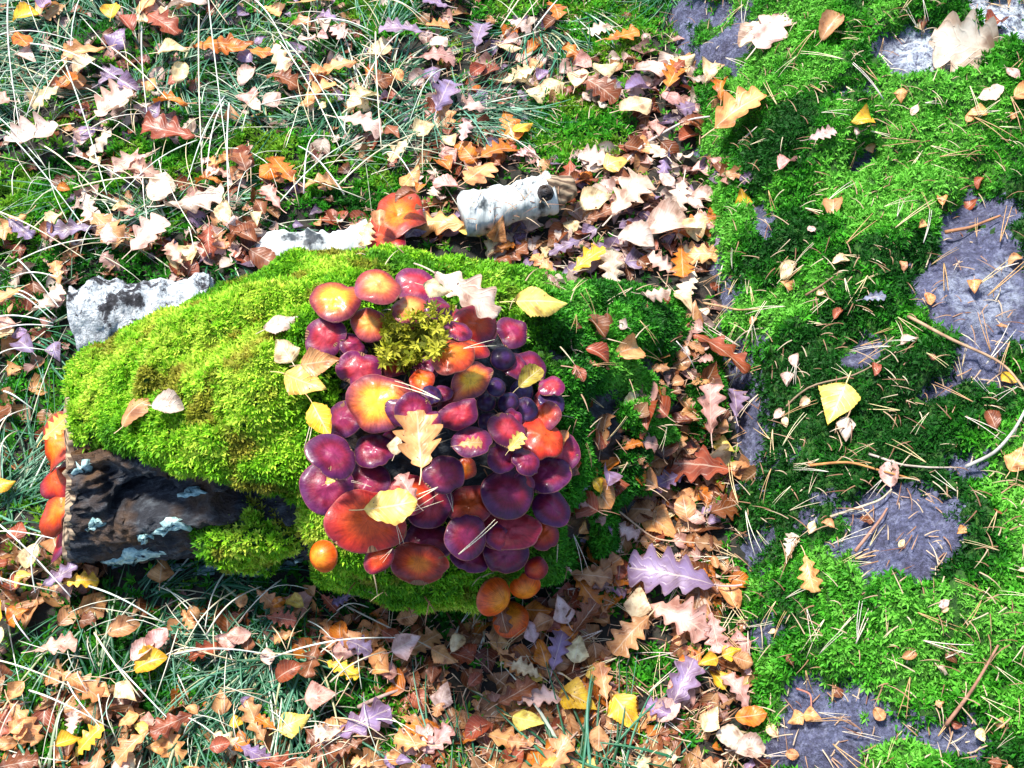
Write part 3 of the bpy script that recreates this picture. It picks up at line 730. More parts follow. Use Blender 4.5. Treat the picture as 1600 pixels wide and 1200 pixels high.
# ------------------------------------------------------------------ mushrooms
TONE = {'Y': ((0.95, 0.50, 0.03), (0.15, 0.016, 0.035), 0.66), 'O': ((0.72, 0.17, 0.006), (0.22, 0.022, 0.012), 0.7), 'P': ((0.24, 0.018, 0.07), (0.080, 0.006, 0.052), 0.6),
        'R': ((0.50, 0.065, 0.008), (0.13, 0.006, 0.025), 0.66), 'B': ((0.05, 0.014, 0.085), (0.022, 0.006, 0.05), 0.5), 'M': ((0.44, 0.04, 0.06), (0.12, 0.008, 0.055), 0.55),
        'BO': ((0.78, 0.22, 0.01), (0.55, 0.10, 0.006), 0.9), 'T': ((0.82, 0.36, 0.07), (0.22, 0.035, 0.05), 0.66)}
CAPV = []; CAPF = []
def cap_geo(rs, hgt, wavy, dip, asp):
    ball = hgt > 0.53
    hgt = hgt if ball else hgt * rs.uniform(.42, .68)
    wavy = wavy if ball else wavy * 1.25 + .015
    na = 36; pr = [(0.0, 1), (0.10, .985), (0.22, .93), (0.36, .84), (0.5, .74), (0.63, .63), (0.76, .49), (0.87, .34), (0.95, .17), (0.99, .03), (1.0, -.07), (0.985, -.13)]
    if ball: pr = [(0.0, 1), (0.10, .995), (0.22, .97), (0.36, .91), (0.5, .82), (0.63, .70), (0.76, .53), (0.87, .34), (0.95, .16), (0.99, .04), (1.0, -.05), (0.985, -.10)]
    r = np.array([p[0] for p in pr]); z = np.array([p[1] for p in pr]) * hgt
    z = z - dip * np.exp(-(r / 0.3) ** 2) * hgt
    a = np.linspace(0, 2 * math.pi, na, endpoint=False)
    p1, p2, p3 = (rs.uniform(0, 6.28) for _ in range(3))
    k = 1 + wavy * (0.55 * np.sin(2 * a + p1) + 0.35 * np.sin(3 * a + p2) + 0.25 * np.sin(5 * a + p3))
    if not ball:
        for _q in range(rs.choice([0, 1, 2, 2, 3])):
            a0 = rs.uniform(0, 6.28); dd_ = (a - a0 + math.pi) % (2 * math.pi) - math.pi; k = k - rs.uniform(.05, .16) * np.exp(-(dd_ / rs.uniform(.12, .3)) ** 2)
    zz = wavy * 0.9 * (0.6 * np.sin(2 * a + p2) + 0.5 * np.sin(3 * a + p3))
    X = r[:, None] * k[None] * np.cos(a)[None]; Y = r[:, None] * k[None] * np.sin(a)[None] * asp; Z = z[:, None] + zz[None] * r[:, None] ** 2.5
    Z = Z + (0.02 if ball else 0.17) * fbm(X * 2.2 + p1 * 3, Y * 2.2 + p2, 0, 3, 5) * np.minimum(1, 1.2 - r[:, None] * .4)
    V = np.stack([X, Y, Z], -1).reshape(-1, 3); rad = (r[:, None] + 0 * X).reshape(-1); rad[-na:] = 1
    F = grid_faces(len(r), na, True)
    gr = np.array([0.985, 0.8, 0.5, 0.22]); gz = np.array([-.10, 0.12, 0.22, 0.05]) * hgt
    GXx = gr[:, None] * k[None] * np.cos(a)[None]; GYy = gr[:, None] * k[None] * np.sin(a)[None] * asp; GZz = gz[:, None] + zz[None] * gr[:, None] ** 2.5
    G = np.stack([GXx, GYy, GZz], -1).reshape(-1, 3); GF_ = grid_faces(4, na, True)
    pol = np.stack([np.cos(a)[None] * .5 + .5 + 0 * X, np.sin(a)[None] * .5 + .5 + 0 * X, r[:, None] + 0 * X], -1).reshape(-1, 3)
    return V, F, rad, G, GF_, np.tile(a, 4), pol
ncap = 0
def mushroom(px, py, wpx, tone, label, h=None, hgt=0.42, wavy=0.06, dip=0.0, asp=1.0, upw=0.68, lean=(0, 0, 0), group=None, root=None, rot=None, spread=None, dist=None):
    global ncap; ncap += 1
    rs = random.Random(1000 + ncap)
    loc, n, src, dd = cast(px, py)
    d = Vector(ray_dir(px, py))
    # cap centre: h metres clear of what it grows on
    if dist is not None: c = Vector(EYE) + d * dist
    else: c = loc - d * ((h + (rs.uniform(-.012, .012) if h > .03 else 0)) / max(0.35, -d.dot(n)))
    dep = (np.array(c) - EYE) @ FWD; R = wpx / 2 * dep / FPX
    up = (n * (1 - upw) + Vector((0, 0, upw)) + Vector(lean) + Vector((rs.uniform(-1, 1), rs.uniform(-1, 1), 0)) * 0.10).normalized()
    root_p = Vector(root) if root is not None else loc - n * 0.01 - up * 0.0
    t_ = Vector((math.cos(rs.uniform(0, 6)), math.sin(rs.uniform(0, 6)), 0)) if rot is None else Vector(RIGHT) * math.cos(rot) + Vector(UPV) * math.sin(rot)
    xd = (t_ - up * t_.dot(up)).normalized(); yd = up.cross(xd)
    M3 = np.array(Matrix((xd, yd, up)).transposed())
    e = bpy.data.objects.new('mushroom', None); COL.objects.link(e); e.empty_display_size = 0.01; e.location = root_p
    tag(e, label, 'mushroom', group)
    V, F, rad, G, GFc, ang, pol = cap_geo(rs, hgt, wavy, dip, asp)
    off = np.array(c - root_p)
    V = V * R @ M3.T + off; G = G * R @ M3.T + off
    CAPV.append(V + np.array(root_p)); CAPF.append(F)
    cc, rc, sp = TONE[tone]
    o = link('cap', mesh_np('cap', V, F, [M_CAP], True, {'rad': rad, 'polar': pol}), e); o.color = jit(cc, .12); o['rim_color'] = tuple(jit(rc, .2)[:3]); o['spread'] = spread or sp
    link('gills', mesh_np('gills', G, GFc, [M_GILL], True, {'ang': ang}), e)
    s0 = np.zeros(3); s1 = np.array(c - root_p - up * (-0.02 * R)); ml = np.linalg.norm(s1); kk = np.linspace(0, 1, 6)[:, None]
    mid = s1 * 0.5 - np.array(up) * ml * 0.10
    path = s0 * (1 - kk) ** 2 + 2 * mid * kk * (1 - kk) + s1 * kk ** 2
    sV, sF = tube(path, np.linspace(0.24, 0.19, 6) * R, 12, 3, 0.1)
    link('stem', mesh_np('stem', sV, sF, [M_STEM], True), e)
    return e

SM = 'small dark purple mushroom packed between bigger caps of the cluster'
# px, py, width, tone, label, clearance, cap height, options
MUSH = [
 (525, 470, 80, 'Y', 'mushroom with yellow-centred purple-rimmed cap at the upper end of cluster', .040, dict(hgt=.45)),
 (590, 449, 72, 'T', 'ochre and pink mushroom cap touching the yellow-centred one under pine needle', .036, dict(hgt=.45)),
 (650, 447, 66, 'M', 'pinkish purple mushroom cap half hidden under the white oak leaf', .036, {}),
 (641, 484, 60, 'T', 'pink mushroom cap with orange centre just above the moss tuft', .050, dict(hgt=.5)),
 (577, 508, 56, 'T', 'brown-orange mushroom cap with thin dark rim left beside the moss tuft', .055, {}),
 (508, 527, 66, 'M', 'purple mushroom cap with orange blush above the peach birch leaf', .040, dict(hgt=.4)),
 (550, 540, 40, 'P', SM, .038, {}),
 (562, 578, 66, 'M', 'pale purple mushroom cap below the moss tuft, beside the peach leaf', .060, dict(wavy=.1)),
 (592, 630, 96, 'Y', 'largest yellow-centred mushroom cap in the middle of the cluster', .075, dict(hgt=.5, wavy=.09)),
 (646, 640, 56, 'P', 'dark plum mushroom cap overlapped by the large yellow-centred cap', .055, {}),
 (538, 655, 62, 'P', 'purple mushroom cap beside the round orange leaf with a slot', .050, {}),
 (742, 508, 68, 'R', 'orange-red mushroom cap below the white oak leaf', .048, dict(hgt=.5)),
 (706, 556, 78, 'O', 'tall orange mushroom cap right beside the moss tuft', .062, dict(wavy=.1, hgt=.5, asp=.85, rot=1.2)),
 (735, 597, 84, 'Y', 'twisted wavy orange and yellow mushroom cap with pink edges', .075, dict(wavy=.16, asp=.62, rot=.75, hgt=.35)),
 (700, 500, 52, 'M', 'purple mushroom cap between moss tuft and white oak leaf', .040, {}),
 (716, 648, 62, 'M', 'crimson mushroom cap with a folded black notch', .066, dict(wavy=.2, asp=.8)),
 (786, 560, 40, 'B', SM, .040, dict(hgt=.6)),
 (775, 605, 32, 'B', SM, .050, dict(hgt=.6)), (760, 628, 30, 'B', SM, .050, dict(hgt=.6)), (795, 630, 34, 'B', SM, .048, dict(hgt=.6)), (672, 618, 36, 'B', SM, .05, {}),
 (815, 612, 38, 'B', SM, .036, {}), (764, 660, 34, 'B', SM, .055, dict(hgt=.6)), (800, 655, 34, 'P', SM, .05, {}), (660, 575, 40, 'P', SM, .045, {}), (690, 615, 34, 'P', SM, .05, {}), (610, 570, 44, 'R', 'small pinkish red mushroom cap tucked under the moss tuft', .055, {}),
 (852, 652, 52, 'R', 'dark red mushroom cap at the cluster edge by the olive leaf', .040, {}),
 (862, 628, 44, 'B', SM, .030, {}), (820, 640, 40, 'B', SM, .045, {}),
 (518, 712, 78, 'P', 'purple mushroom cap with a faint orange centre below the slotted leaf', .055, {}),
 (585, 705, 62, 'P', 'smooth purple mushroom cap left beside the standing tan oak leaf', .064, {}),
 (511, 762, 84, 'P', 'large smooth round purple mushroom cap with a yellow flake on it', .055, dict(hgt=.5, wavy=.03)),
 (575, 752, 66, 'P', 'dark purple mushroom cap with pine needles lying across it', .060, {}),
 (572, 815, 125, 'R', 'largest wide red-orange mushroom cap carrying the curled yellow leaf', .066, dict(hgt=.33, wavy=.06, asp=.8, rot=-.15, spread=.85)),
 (642, 772, 70, 'R', 'scaly red mushroom cap behind the curled yellow leaf', .068, {}),
 (672, 792, 76, 'M', 'magenta mushroom cap right beside the curled yellow leaf', .060, dict(asp=.85)),
 (694, 742, 62, 'P', 'purple mushroom cap below the standing tan oak leaf', .060, {}),
 (738, 690, 62, 'P', 'purple mushroom cap with a torn tan leaf scrap on top', .064, {}),
 (792, 672, 60, 'M', 'magenta mushroom cap with a star-shaped yellow flake', .064, dict(wavy=.1)),
 (785, 715, 50, 'P', 'small purple mushroom cap below the star-flaked magenta cap', .066, {}),
 (846, 686, 72, 'R', 'glossy orange-red mushroom cap on the boulder side of the cluster', .060, dict(hgt=.5, spread=.9)),
 (880, 706, 56, 'M', 'purple mushroom cap at the rim facing the boulder', .045, {}),
 (822, 722, 46, 'P', SM, .066, dict(hgt=.5)),
 (855, 742, 72, 'P', 'purple mushroom cap with a pale torn scrap on its rim', .060, {}),
 (793, 771, 82, 'P', 'smooth round violet mushroom cap with a pale rim line', .072, dict(hgt=.42, wavy=.03)),
 (735, 790, 72, 'R', 'wedge-shaped red and purple mushroom cap beside the violet cap', .066, dict(wavy=.12)),
 (797, 828, 92, 'M', 'glossy magenta mushroom cap with bright edge glints under the violet cap', .068, dict(hgt=.36, asp=.8, rot=0, spread=.8)),
 (862, 795, 60, 'P', 'dark wine-red mushroom cap low on the boulder side', .050, {}),
 (728, 838, 70, 'P', 'dark purple mushroom cap crossed by two pale pine needles', .055, {}),
 (668, 846, 84, 'P', 'dark plum mushroom cap above the low red-orange cap', .056, dict(asp=.8, rot=0)),
 (655, 880, 88, 'O', 'red-orange mushroom cap low on the log above the moss tip', .052, dict(hgt=.36, asp=.75, rot=0, spread=.55)),
 (592, 872, 52, 'R', 'funnel-shaped red mushroom cap with two pine needles at its edge', .045, dict(asp=.8)),
 (790, 866, 76, 'P', 'dark red mushroom cap in the shade under the magenta cap', .048, dict(asp=.75, rot=0)),
 (735, 872, 60, 'P', 'dark wine mushroom cap deep in the shade at the cluster foot', .040, dict(asp=.8, rot=0)),
 (850, 836, 48, 'R', 'small dark red mushroom cap at the lower boulder-side edge', .040, {}),
 (770, 932, 60, 'BO', 'bright orange ball-shaped young mushroom at the foot of the log', .030, dict(hgt=.85, wavy=.02, upw=.4)),
 (820, 915, 48, 'BO', 'small orange young mushroom touching the bright orange ball-shaped one', .026, dict(hgt=.7, wavy=.02, upw=.4)),
 (798, 968, 56, 'BO', 'dull orange mushroom under the two orange young ones', .022, dict(hgt=.55, wavy=.05)),
 (838, 888, 36, 'R', 'tiny dark red mushroom above the orange young ones', .024, dict(hgt=.6)),
 (506, 869, 48, 'BO', 'lone round orange mushroom beside the bare bark', .034, dict(hgt=.8, wavy=.02, upw=.3)),
 (622, 338, 92, 'O', 'orange-brown wavy mushroom growing behind the log by the birch branch', .040, dict(wavy=.16, dip=.4, hgt=.4)),
 (604, 376, 66, 'R', 'dark red mushroom cap against the birch branch behind the log', .030, dict(wavy=.1)),
]
fl = random.Random(77)
for _ in range(34):
    a = fl.uniform(0, 6.28); q = math.sqrt(fl.random()) * .92
    MUSH.append((690 + 195 * q * math.cos(a), 665 + 225 * q * math.sin(a), fl.uniform(34, 54), fl.choice('PPPMMRO'), SM, fl.uniform(.026, .046), dict(wavy=.1, hgt=fl.uniform(.36, .5))))
for (mx, my, mw, tn_, lab, h_, kw) in MUSH:
    if lab is SM:
        nb_ = min((m for m in MUSH if m[4] is not SM and len(m[4].split()) <= 11), key=lambda m: math.hypot(m[0] - mx, m[1] - my))
        lab = {'P': 'small dark purple mushroom by ', 'B': 'tiny blue-black mushroom by ', 'M': 'small magenta mushroom by ', 'R': 'small dark red mushroom by ', 'O': 'small orange mushroom by '}[tn_] + nb_[4]; sm_group = lab
    else: sm_group = None
    mushroom(mx, my, mw * (1.03 if tn_ != 'BO' else 1.05), tn_, lab, h=h_, group=sm_group, **kw)
# bracket of four caps on the sawn end
e_d = float(np.linalg.norm(LC[0] - EYE))
for (mx, my, mw, tn_, lab, dz, ln_) in [(94, 692, 92, 'O', 'orange-yellow mushroom cap highest on the sawn end of log', -.02, (-.7, -.1, .3)), (96, 752, 80, 'R', 'red mushroom cap second highest on the sawn log end', .0, (-.9, -.2, .1)),
                                        (98, 796, 84, 'O', 'orange and red folded mushroom cap third on the sawn log end', -.01, (-.8, -.3, .2)), (104, 836, 74, 'M', 'purple-edged mushroom cap lowest on the sawn log end', .02, (-.7, -.3, .2))]:
    e = on_plane(mx, my, 0.1)
    ed = float(np.linalg.norm(LC[0] - EYE)) + dz
    cpos = EYE + ray_dir(mx, my) * ed
    # root on the sawn face
    rt = np.array([ec[0] + 0.012, ec[1] * 0.35 + cpos[1] * 0.65, ec[2] * 0.35 + cpos[2] * 0.65])
    mushroom(mx, my, mw, tn_, lab, dist=ed, upw=0.9, lean=(ln_[0] * .65, -.3, .25), wavy=.26, hgt=.53, asp=.75, rot=1.3, root=rt)
# add caps to the ray casting
off = 0; vv = []; fa = []
for V, F in zip(CAPV, CAPF): vv.append(V); fa.append(F + off); off += len(V)
TREES['caps'] = bvh_of(np.concatenate(vv), np.concatenate(fa))

# moss tuft lying on the caps
hits = []
for (tx, ty, tr_, tn_) in [(650, 525, 34, 120), (620, 545, 26, 60), (675, 540, 24, 55), (612, 515, 20, 36), (640, 560, 20, 36), (690, 505, 14, 16), (600, 565, 10, 10), (665, 498, 14, 18)]:
    for _ in range(tn_):
        a = random.uniform(0, 6.28); q = math.sqrt(random.random()) * random.uniform(.7, 1.25)
        hits.append(cast(tx + tr_ * q * math.cos(a), ty + tr_ * .85 * q * math.sin(a)))
P = np.array([h[0] for h in hits]); nn = np.array([h[1] for h in hits]) + np.array([0, -.2, .6])
P2 = np.concatenate([P + nn * 0.003, P + nn * 0.020 * RNG.random((len(P), 1))]); n2 = np.concatenate([nn] * 2)
tc_ = pal(RNG.random(len(P2)), [(0, (0.06, 0.09, 0.004)), (.4, (0.30, 0.32, 0.012)), (1, (0.62, 0.58, 0.06))])
mt = shoots('moss_tuft', P2, n2, tc_, 0.0078 * (0.6 + 0.8 * RNG.random(len(P2))), 7, lean=1.3, wide=.15, flat=.3)
del mt['kind']; tag(mt, 'olive-yellow tuft of feathery moss lying on the mushroom caps', 'moss tuft')

# lichen scabs on the bark
for k, (lx, ly, lr, ls) in enumerate([(268, 822, 24, .5), (215, 868, 34, .35), (262, 890, 26, .4), (400, 893, 48, .14), (180, 878, 20, .4), (130, 730, 16, .5), (300, 770, 18, .4), (150, 820, 14, .6), (330, 890, 30, .25), (228, 840, 12, .5), (450, 880, 22, .25)]):
    V = []; na = 18; ctr = cast(lx, ly)
    for q in (0, .5, .85, 1):
        for a in range(na):
            an = a / na * 6.28; rr_ = lr * q * (1 + .3 * math.sin(3 * an + k) + .25 * math.sin(7 * an + 2 * k) + .15 * math.sin(5 * an))
            h = cast(lx + rr_ * math.cos(an), ly + rr_ * ls * math.sin(an) - 4 * math.cos(an)); V.append(np.array(h[0] + h[1] * ((0.003 + 0.003 * random.random()) if q < 1 else -0.003)))
    o = link('lichen_patch', mesh_np('lichen_patch', np.array(V), grid_faces(4, na, True), [M_LICHEN], True), log if ly > 600 else log)

# ------------------------------------------------------------------ leaves seen one by one
LEAVES = [
 (1218, 42, 'redoak', 105, 60, 'palepink', 'pale pink jagged oak leaf high on the boulder moss'), (1188, 62, 'beech', 60, 200, 'white', 'white leaf tucked under the pale pink jagged oak leaf'),
 (1300, 45, 'beech', 56, 55, 'tan', 'tan pointed leaf on moss beside the pale pink oak leaf'), (1166, 176, 'redoak', 92, 30, 'peach', 'tan-yellow pointed-lobed leaf casting a shadow on the boulder moss'),
 (1138, 150, 'oak', 52, 100, 'orange', 'orange-brown leaf half under the tan-yellow lobed leaf'), (1100, 132, 'birch', 42, 250, 'cream', 'cream birch leaf with point downward in the boulder cleft'),
 (1015, 130, 'beech', 54, 20, 'palepink', 'pale pink leaf lying at the edge of the boulder cleft'), (1520, 66, 'redoak', 125, 165, 'white', 'large bleached jagged oak leaf on the bare pale rock'),
 (1556, 48, 'beech', 48, 60, 'redbrown', 'red-brown leaf behind the large bleached oak leaf'), (1336, 195, 'birch', 40, 200, 'yellow', 'small yellow birch leaf with thin stalk on boulder moss'),
 (1283, 212, 'oak', 48, 20, 'palepink', 'pale chewed leaf beside the small yellow birch leaf'), (1238, 265, 'beech', 38, 60, 'pink', 'small pink leaf in a mossy dip of the boulder'),
 (1178, 305, 'birch', 40, 100, 'yellow', 'yellow pointed leaf standing on the boulder edge moss'), (1308, 330, 'beech', 46, 95, 'tan', 'narrow brown leaf standing upright between crossed pine needles'),
 (1555, 150, 'beech', 40, 10, 'white', 'small white leaf on moss below the bare pale rock'), (1592, 152, 'beech', 46, 30, 'peach', 'peach leaf next to the small white leaf on moss'),
 (1530, 184, 'birch', 36, 180, 'peach', 'small peach leaf below the white one on moss'), (1242, 428, 'beech', 36, 40, 'cream', 'round cream leaf on the boulder moss'),
 (1318, 420, 'beech', 28, 10, 'cream', 'tiny narrow cream leaf near the round cream one'), (1370, 465, 'oak', 36, 0, 'blue', 'small blue-grey leaf scrap on the boulder moss'),
 (1425, 545, 'birch', 30, 20, 'palepink', 'small pale pink leaf near the bare rock face'), (1320, 638, 'birch', 76, 250, 'paleyellow', 'yellow birch leaf overlapping a white one on the boulder'),
 (1328, 672, 'birch', 42, 270, 'white', 'white leaf under the yellow birch leaf on the boulder'), (1545, 665, 'beech', 36, 100, 'brown', 'small brown leaf beside the curved grey twig'),
 (1402, 735, 'beech', 44, 90, 'palepink', 'pale pink square leaf pierced by the curved grey twig'), (1590, 715, 'birch', 50, 60, 'peach', 'tan leaf under the curved grey twig end'),
 (1580, 606, 'birch', 32, 300, 'yellow', 'small bright yellow leaf below the bare rock face'), (1245, 855, 'oak', 40, 80, 'white', 'white ragged leaf above the tan holey leaf'),
 (1275, 898, 'oak', 62, 290, 'peach', 'tan holey leaf curled on the boulder moss'), (1253, 1130, 'birch', 30, 200, 'peach', 'peach leaf of a pair on bare blue-grey rock, stalk upward'),
 (1276, 1128, 'birch', 30, 330, 'peach', 'second peach leaf of the pair on bare rock'), (1425, 1020, 'beech', 24, 10, 'tan', 'tiny tan leaf on the bright boulder moss'),
 (1110, 577, 'oak', 108, 300, 'redbrown', 'red-brown oak leaf lying in the cleft between log and boulder'), (1093, 642, 'oak', 80, 85, 'pink', 'pinkish oak leaf just below the red-brown one in the cleft'),
 (1128, 645, 'oak', 66, 70, 'lavender', 'lavender oak leaf overlapped by the pinkish one in cleft'), (1150, 667, 'birch', 52, 20, 'white', 'white birch leaf at the boulder edge'),
 (1108, 686, 'birch', 64, 200, 'cream', 'cream birch leaf above the large brown oak leaf'), (1136, 712, 'birch', 36, 330, 'paleyellow', 'pale yellow leaf scrap between cream and brown leaves'),
 (1070, 734, 'oak', 128, 175, 'redbrown', 'large red-brown oak leaf with curled lobes beside the boulder'), (1040, 770, 'oak', 62, 210, 'lavender', 'lavender leaf under the large red-brown oak leaf'),
 (1000, 803, 'beech', 66, 170, 'tan', 'tan curled leaf above the ochre yellow-edged leaf'), (1030, 830, 'birch', 70, 320, 'peach', 'ochre leaf with yellow edge between pine needles'),
 (1074, 802, 'beech', 46, 100, 'tan', 'narrow tan leaf standing below the lavender leaf'), (1045, 910, 'oak', 140, 165, 'lavender', 'large lavender deeply lobed oak leaf lying flat'),
 (1000, 947, 'birch', 56, 80, 'cream', 'cream birch leaf with yellow tip touching the large lavender leaf'), (1062, 975, 'oak', 105, 325, 'pink', 'dusty pink-brown oak leaf below the large lavender one'),
 (985, 1000, 'oak', 84, 230, 'tan', 'tan folded oak leaf under the cream birch leaf'), (1058, 1074, 'oak', 92, 65, 'lavender', 'smaller lavender oak leaf standing at a slant over green moss'),
 (904, 1020, 'birch', 48, 80, 'cream', 'cream birch leaf with black spots among brown leaves'), (870, 1028, 'oak', 72, 75, 'lavender', 'narrow lavender-grey leaf beside the black-spotted leaf'),
 (840, 1026, 'birch', 50, 100, 'orange', 'orange leaf beside the narrow lavender-grey leaf'), (895, 1108, 'birch', 66, 330, 'yellow', 'brightest yellow birch leaf in the litter'),
 (975, 1116, 'birch', 72, 300, 'yellow', 'yellow leaf with brown edge beside the brightest yellow one'), (820, 1131, 'birch', 52, 350, 'paleyellow', 'pale yellow pointed leaf near the brightest yellow one'),
 (950, 1075, 'oak', 60, 100, 'peach', 'peach oak leaf above the brown-edged yellow leaf'), (925, 975, 'oak', 62, 60, 'brown', 'dark brown oak leaf below the log'),
 (1100, 1035, 'birch', 36, 200, 'yellow', 'small yellow leaf close to the boulder foot'), (1130, 1020, 'birch', 36, 20, 'yellow', 'small yellow leaf overlapping another at the boulder foot'),
 (1155, 1032, 'beech', 34, 340, 'tan', 'small tan leaf beside the yellow pair at boulder foot'), (1140, 1090, 'oak', 64, 120, 'pink', 'dusty pink leaf above the orange oval leaf'),
 (1160, 1125, 'beech', 52, 10, 'orange', 'orange oval leaf above the white pair'), (1105, 1130, 'birch', 48, 60, 'cream', 'cream leaf left of the white pair, point upward'),
 (1127, 1160, 'beech', 52, 170, 'white', 'white oval leaf of the pair touching the cream leaf'), (1167, 1164, 'beech', 52, 10, 'white', 'white oval leaf of the pair closer to the boulder'),
 (585, 1135, 'oak', 100, 30, 'lavender', 'lavender oak leaf alone in green grass'), (696, 1090, 'birch', 46, 80, 'palepink', 'pale pink diamond leaf in the litter before the log'),
 (711, 1010, 'beech', 34, 60, 'cream', 'round cream leaf on top of an orange one'), (690, 1032, 'birch', 48, 330, 'peach', 'peach leaf under the round cream leaf'),
 (636, 1020, 'birch', 50, 30, 'palepink', 'pale leaf beside dark soil before the log'), (545, 992, 'beech', 36, 100, 'orange', 'small orange leaf standing in grass before the log'),
 (505, 1080, 'birch', 52, 10, 'pink', 'dusty pink leaf lying on bright moss'), (465, 1140, 'birch', 54, 30, 'paleyellow', 'pale yellow leaf beside the lavender leaf in grass'),
 (255, 1052, 'beech', 54, 25, 'yellow', 'yellow narrow leaf under two pink ones in grass'), (230, 1028, 'beech', 46, 50, 'palepink', 'pale pink leaf of two above the yellow narrow leaf'),
 (267, 1010, 'beech', 42, 60, 'pink', 'darker pink leaf of two above the yellow narrow leaf'), (200, 1085, 'birch', 46, 320, 'cream', 'cream pointed leaf in grass before the log'),
 (95, 1038, 'oak', 66, 20, 'pink', 'dusty pink oak leaf in grass before the log'), (22, 960, 'birch', 46, 90, 'yellow', 'vivid yellow leaf standing upright in straw'),
 (16, 1010, 'beech', 48, 80, 'cream', 'cream leaf below the vivid yellow leaf in straw'), (16, 786, 'birch', 46, 20, 'yellow', 'yellow leaf with dark hole beside the sawn end mushrooms'),
 (255, 912, 'birch', 46, 90, 'peach', 'orange and cream leaf hanging at the log foot'), (135, 935, 'oak', 56, 10, 'yellow', 'ochre-yellow torn leaf by the sawn log end'),
 (205, 985, 'beech', 50, 20, 'tan', 'tan curled leaf in pale grass before the log'), (100, 915, 'oak', 60, 40, 'lavender', 'grey-lavender leaf near the sawn log end'),
 (840, 480, 'birch', 84, 0, 'paleyellow', 'pale yellow birch leaf on log moss beside the mushrooms'), (970, 548, 'beech', 60, 20, 'peach', 'orange-tan round leaf on log moss'),
 (918, 515, 'beech', 46, 300, 'brown', 'brown shrivelled leaf on log moss'), (925, 560, 'beech', 44, 330, 'redbrown', 'red-brown curled leaf beside the orange-tan round leaf'),
 (1060, 476, 'birch', 46, 300, 'cream', 'cream birch leaf at the moss edge, upper of two'), (1096, 502, 'beech', 38, 60, 'white', 'white round leaf at the moss edge, lower of two'),
 (1012, 470, 'oak', 56, 20, 'palepink', 'pale pink shrivelled leaf on log moss'), (976, 630, 'beech', 42, 30, 'cream', 'cream leaf scrap in dark moss of the log'),
 (825, 592, 'beech', 52, 45, 'olive', 'olive narrow leaf at the cluster edge'), (226, 646, 'beech', 62, 60, 'tan', 'tan curled leaf standing on the bright moss hump'),
 (266, 640, 'beech', 50, 0, 'white', 'white half of the curled leaf on the moss hump'), (451, 514, 'birch', 58, 20, 'white', 'white birch leaf on moss at the cluster edge'),
 (444, 556, 'birch', 50, 120, 'cream', 'cream birch leaf below the white one at cluster edge'), (500, 567, 'birch', 62, 10, 'peach', 'peach birch leaf stuck on a purple cap'),
 (476, 597, 'birch', 72, 340, 'paleyellow', 'yellow birch leaf below the peach one at cluster edge'), (505, 655, 'beech', 66, 300, 'yellow', 'round orange-yellow leaf with a dark slot by purple caps'),
 (728, 463, 'oak', 122, 325, 'white', 'white deeply lobed oak leaf on top of the mushroom cluster'), (682, 462, 'birch', 48, 350, 'cream', 'cream leaf overlapping the white oak leaf on the cluster'),
 (655, 697, 'redoak', 98, 95, 'peach', 'tan fan-shaped oak leaf standing among purple caps'), (620, 697, 'birch', 36, 80, 'cream', 'small cream leaf beside the standing tan oak leaf'),
 (606, 798, 'beech', 84, 15, 'paleyellow', 'yellow curled leaf lying on the largest red-orange cap'), (640, 768, 'oak', 56, 120, 'pink', 'pink ragged leaf behind the yellow curled leaf on caps'),
 (735, 699, 'oak', 40, 10, 'peach', 'torn tan leaf scrap on a purple cap'), (803, 690, 'redoak', 36, 50, 'paleyellow', 'yellow star-shaped leaf flake on a magenta cap'),
 (519, 755, 'redoak', 22, 40, 'paleyellow', 'tiny yellow flake on the large round purple cap'), (282, 228, 'oak', 92, 160, 'redbrown', 'red-brown oak leaf on green moss behind the log'),
 (80, 240, 'redoak', 92, 190, 'white', 'bleached white lobed leaf tangled in straw'), (185, 187, 'redoak', 72, 60, 'palepink', 'pale leaf with yellow patch in straw behind the log'),
 (20, 175, 'oak', 74, 150, 'pink', 'dusty pink oak leaf in blue-green grass'), (260, 316, 'beech', 58, 80, 'white', 'round white leaf above a white oak leaf'),
 (302, 342, 'oak', 94, 30, 'white', 'white lobed oak leaf below the round white leaf'), (248, 386, 'redoak', 74, 60, 'palepink', 'pink-tan veined leaf behind the birch branch'),
 (185, 40, 'birch', 38, 90, 'yellow', 'small bright yellow leaf in blue-green grass'), (60, 45, 'beech', 44, 10, 'yellow', 'narrow yellow leaf lying in straw'),
 (335, 98, 'oak', 66, 20, 'orange', 'orange and yellow lobed leaf in straw'), (275, 102, 'birch', 48, 10, 'cream', 'cream leaf beside the orange and yellow lobed leaf'),
 (384, 142, 'beech', 44, 70, 'palepink', 'pale round leaf in blue-green grass'), (240, 156, 'birch', 34, 80, 'peach', 'peach pointed leaf standing in grass'),
 (542, 126, 'oak', 72, 200, 'peach', 'orange-tan lobed leaf in grass behind the log'), (445, 152, 'oak', 58, 330, 'brown', 'dark brown leaf with a white one behind'),
 (563, 216, 'oak', 78, 340, 'palepink', 'pale pink lobed leaf on dark green grass'), (630, 84, 'oak', 74, 175, 'lavender', 'lavender oak leaf beside a round white leaf'),
 (668, 20, 'oak', 54, 160, 'lavender', 'lavender leaf beside the far moss patch'), (748, 72, 'oak', 74, 80, 'lavender', 'upright lavender leaf in the thick litter'),
 (690, 82, 'beech', 34, 40, 'white', 'round white leaf between two lavender leaves'), (682, 106, 'oak', 60, 10, 'pink', 'pink leaf under the round white leaf'),
 (660, 212, 'birch', 44, 40, 'cream', 'cream leaf beside curled pink leaf'), (726, 216, 'oak', 50, 80, 'palepink', 'curled pink leaf beside cream leaf'),
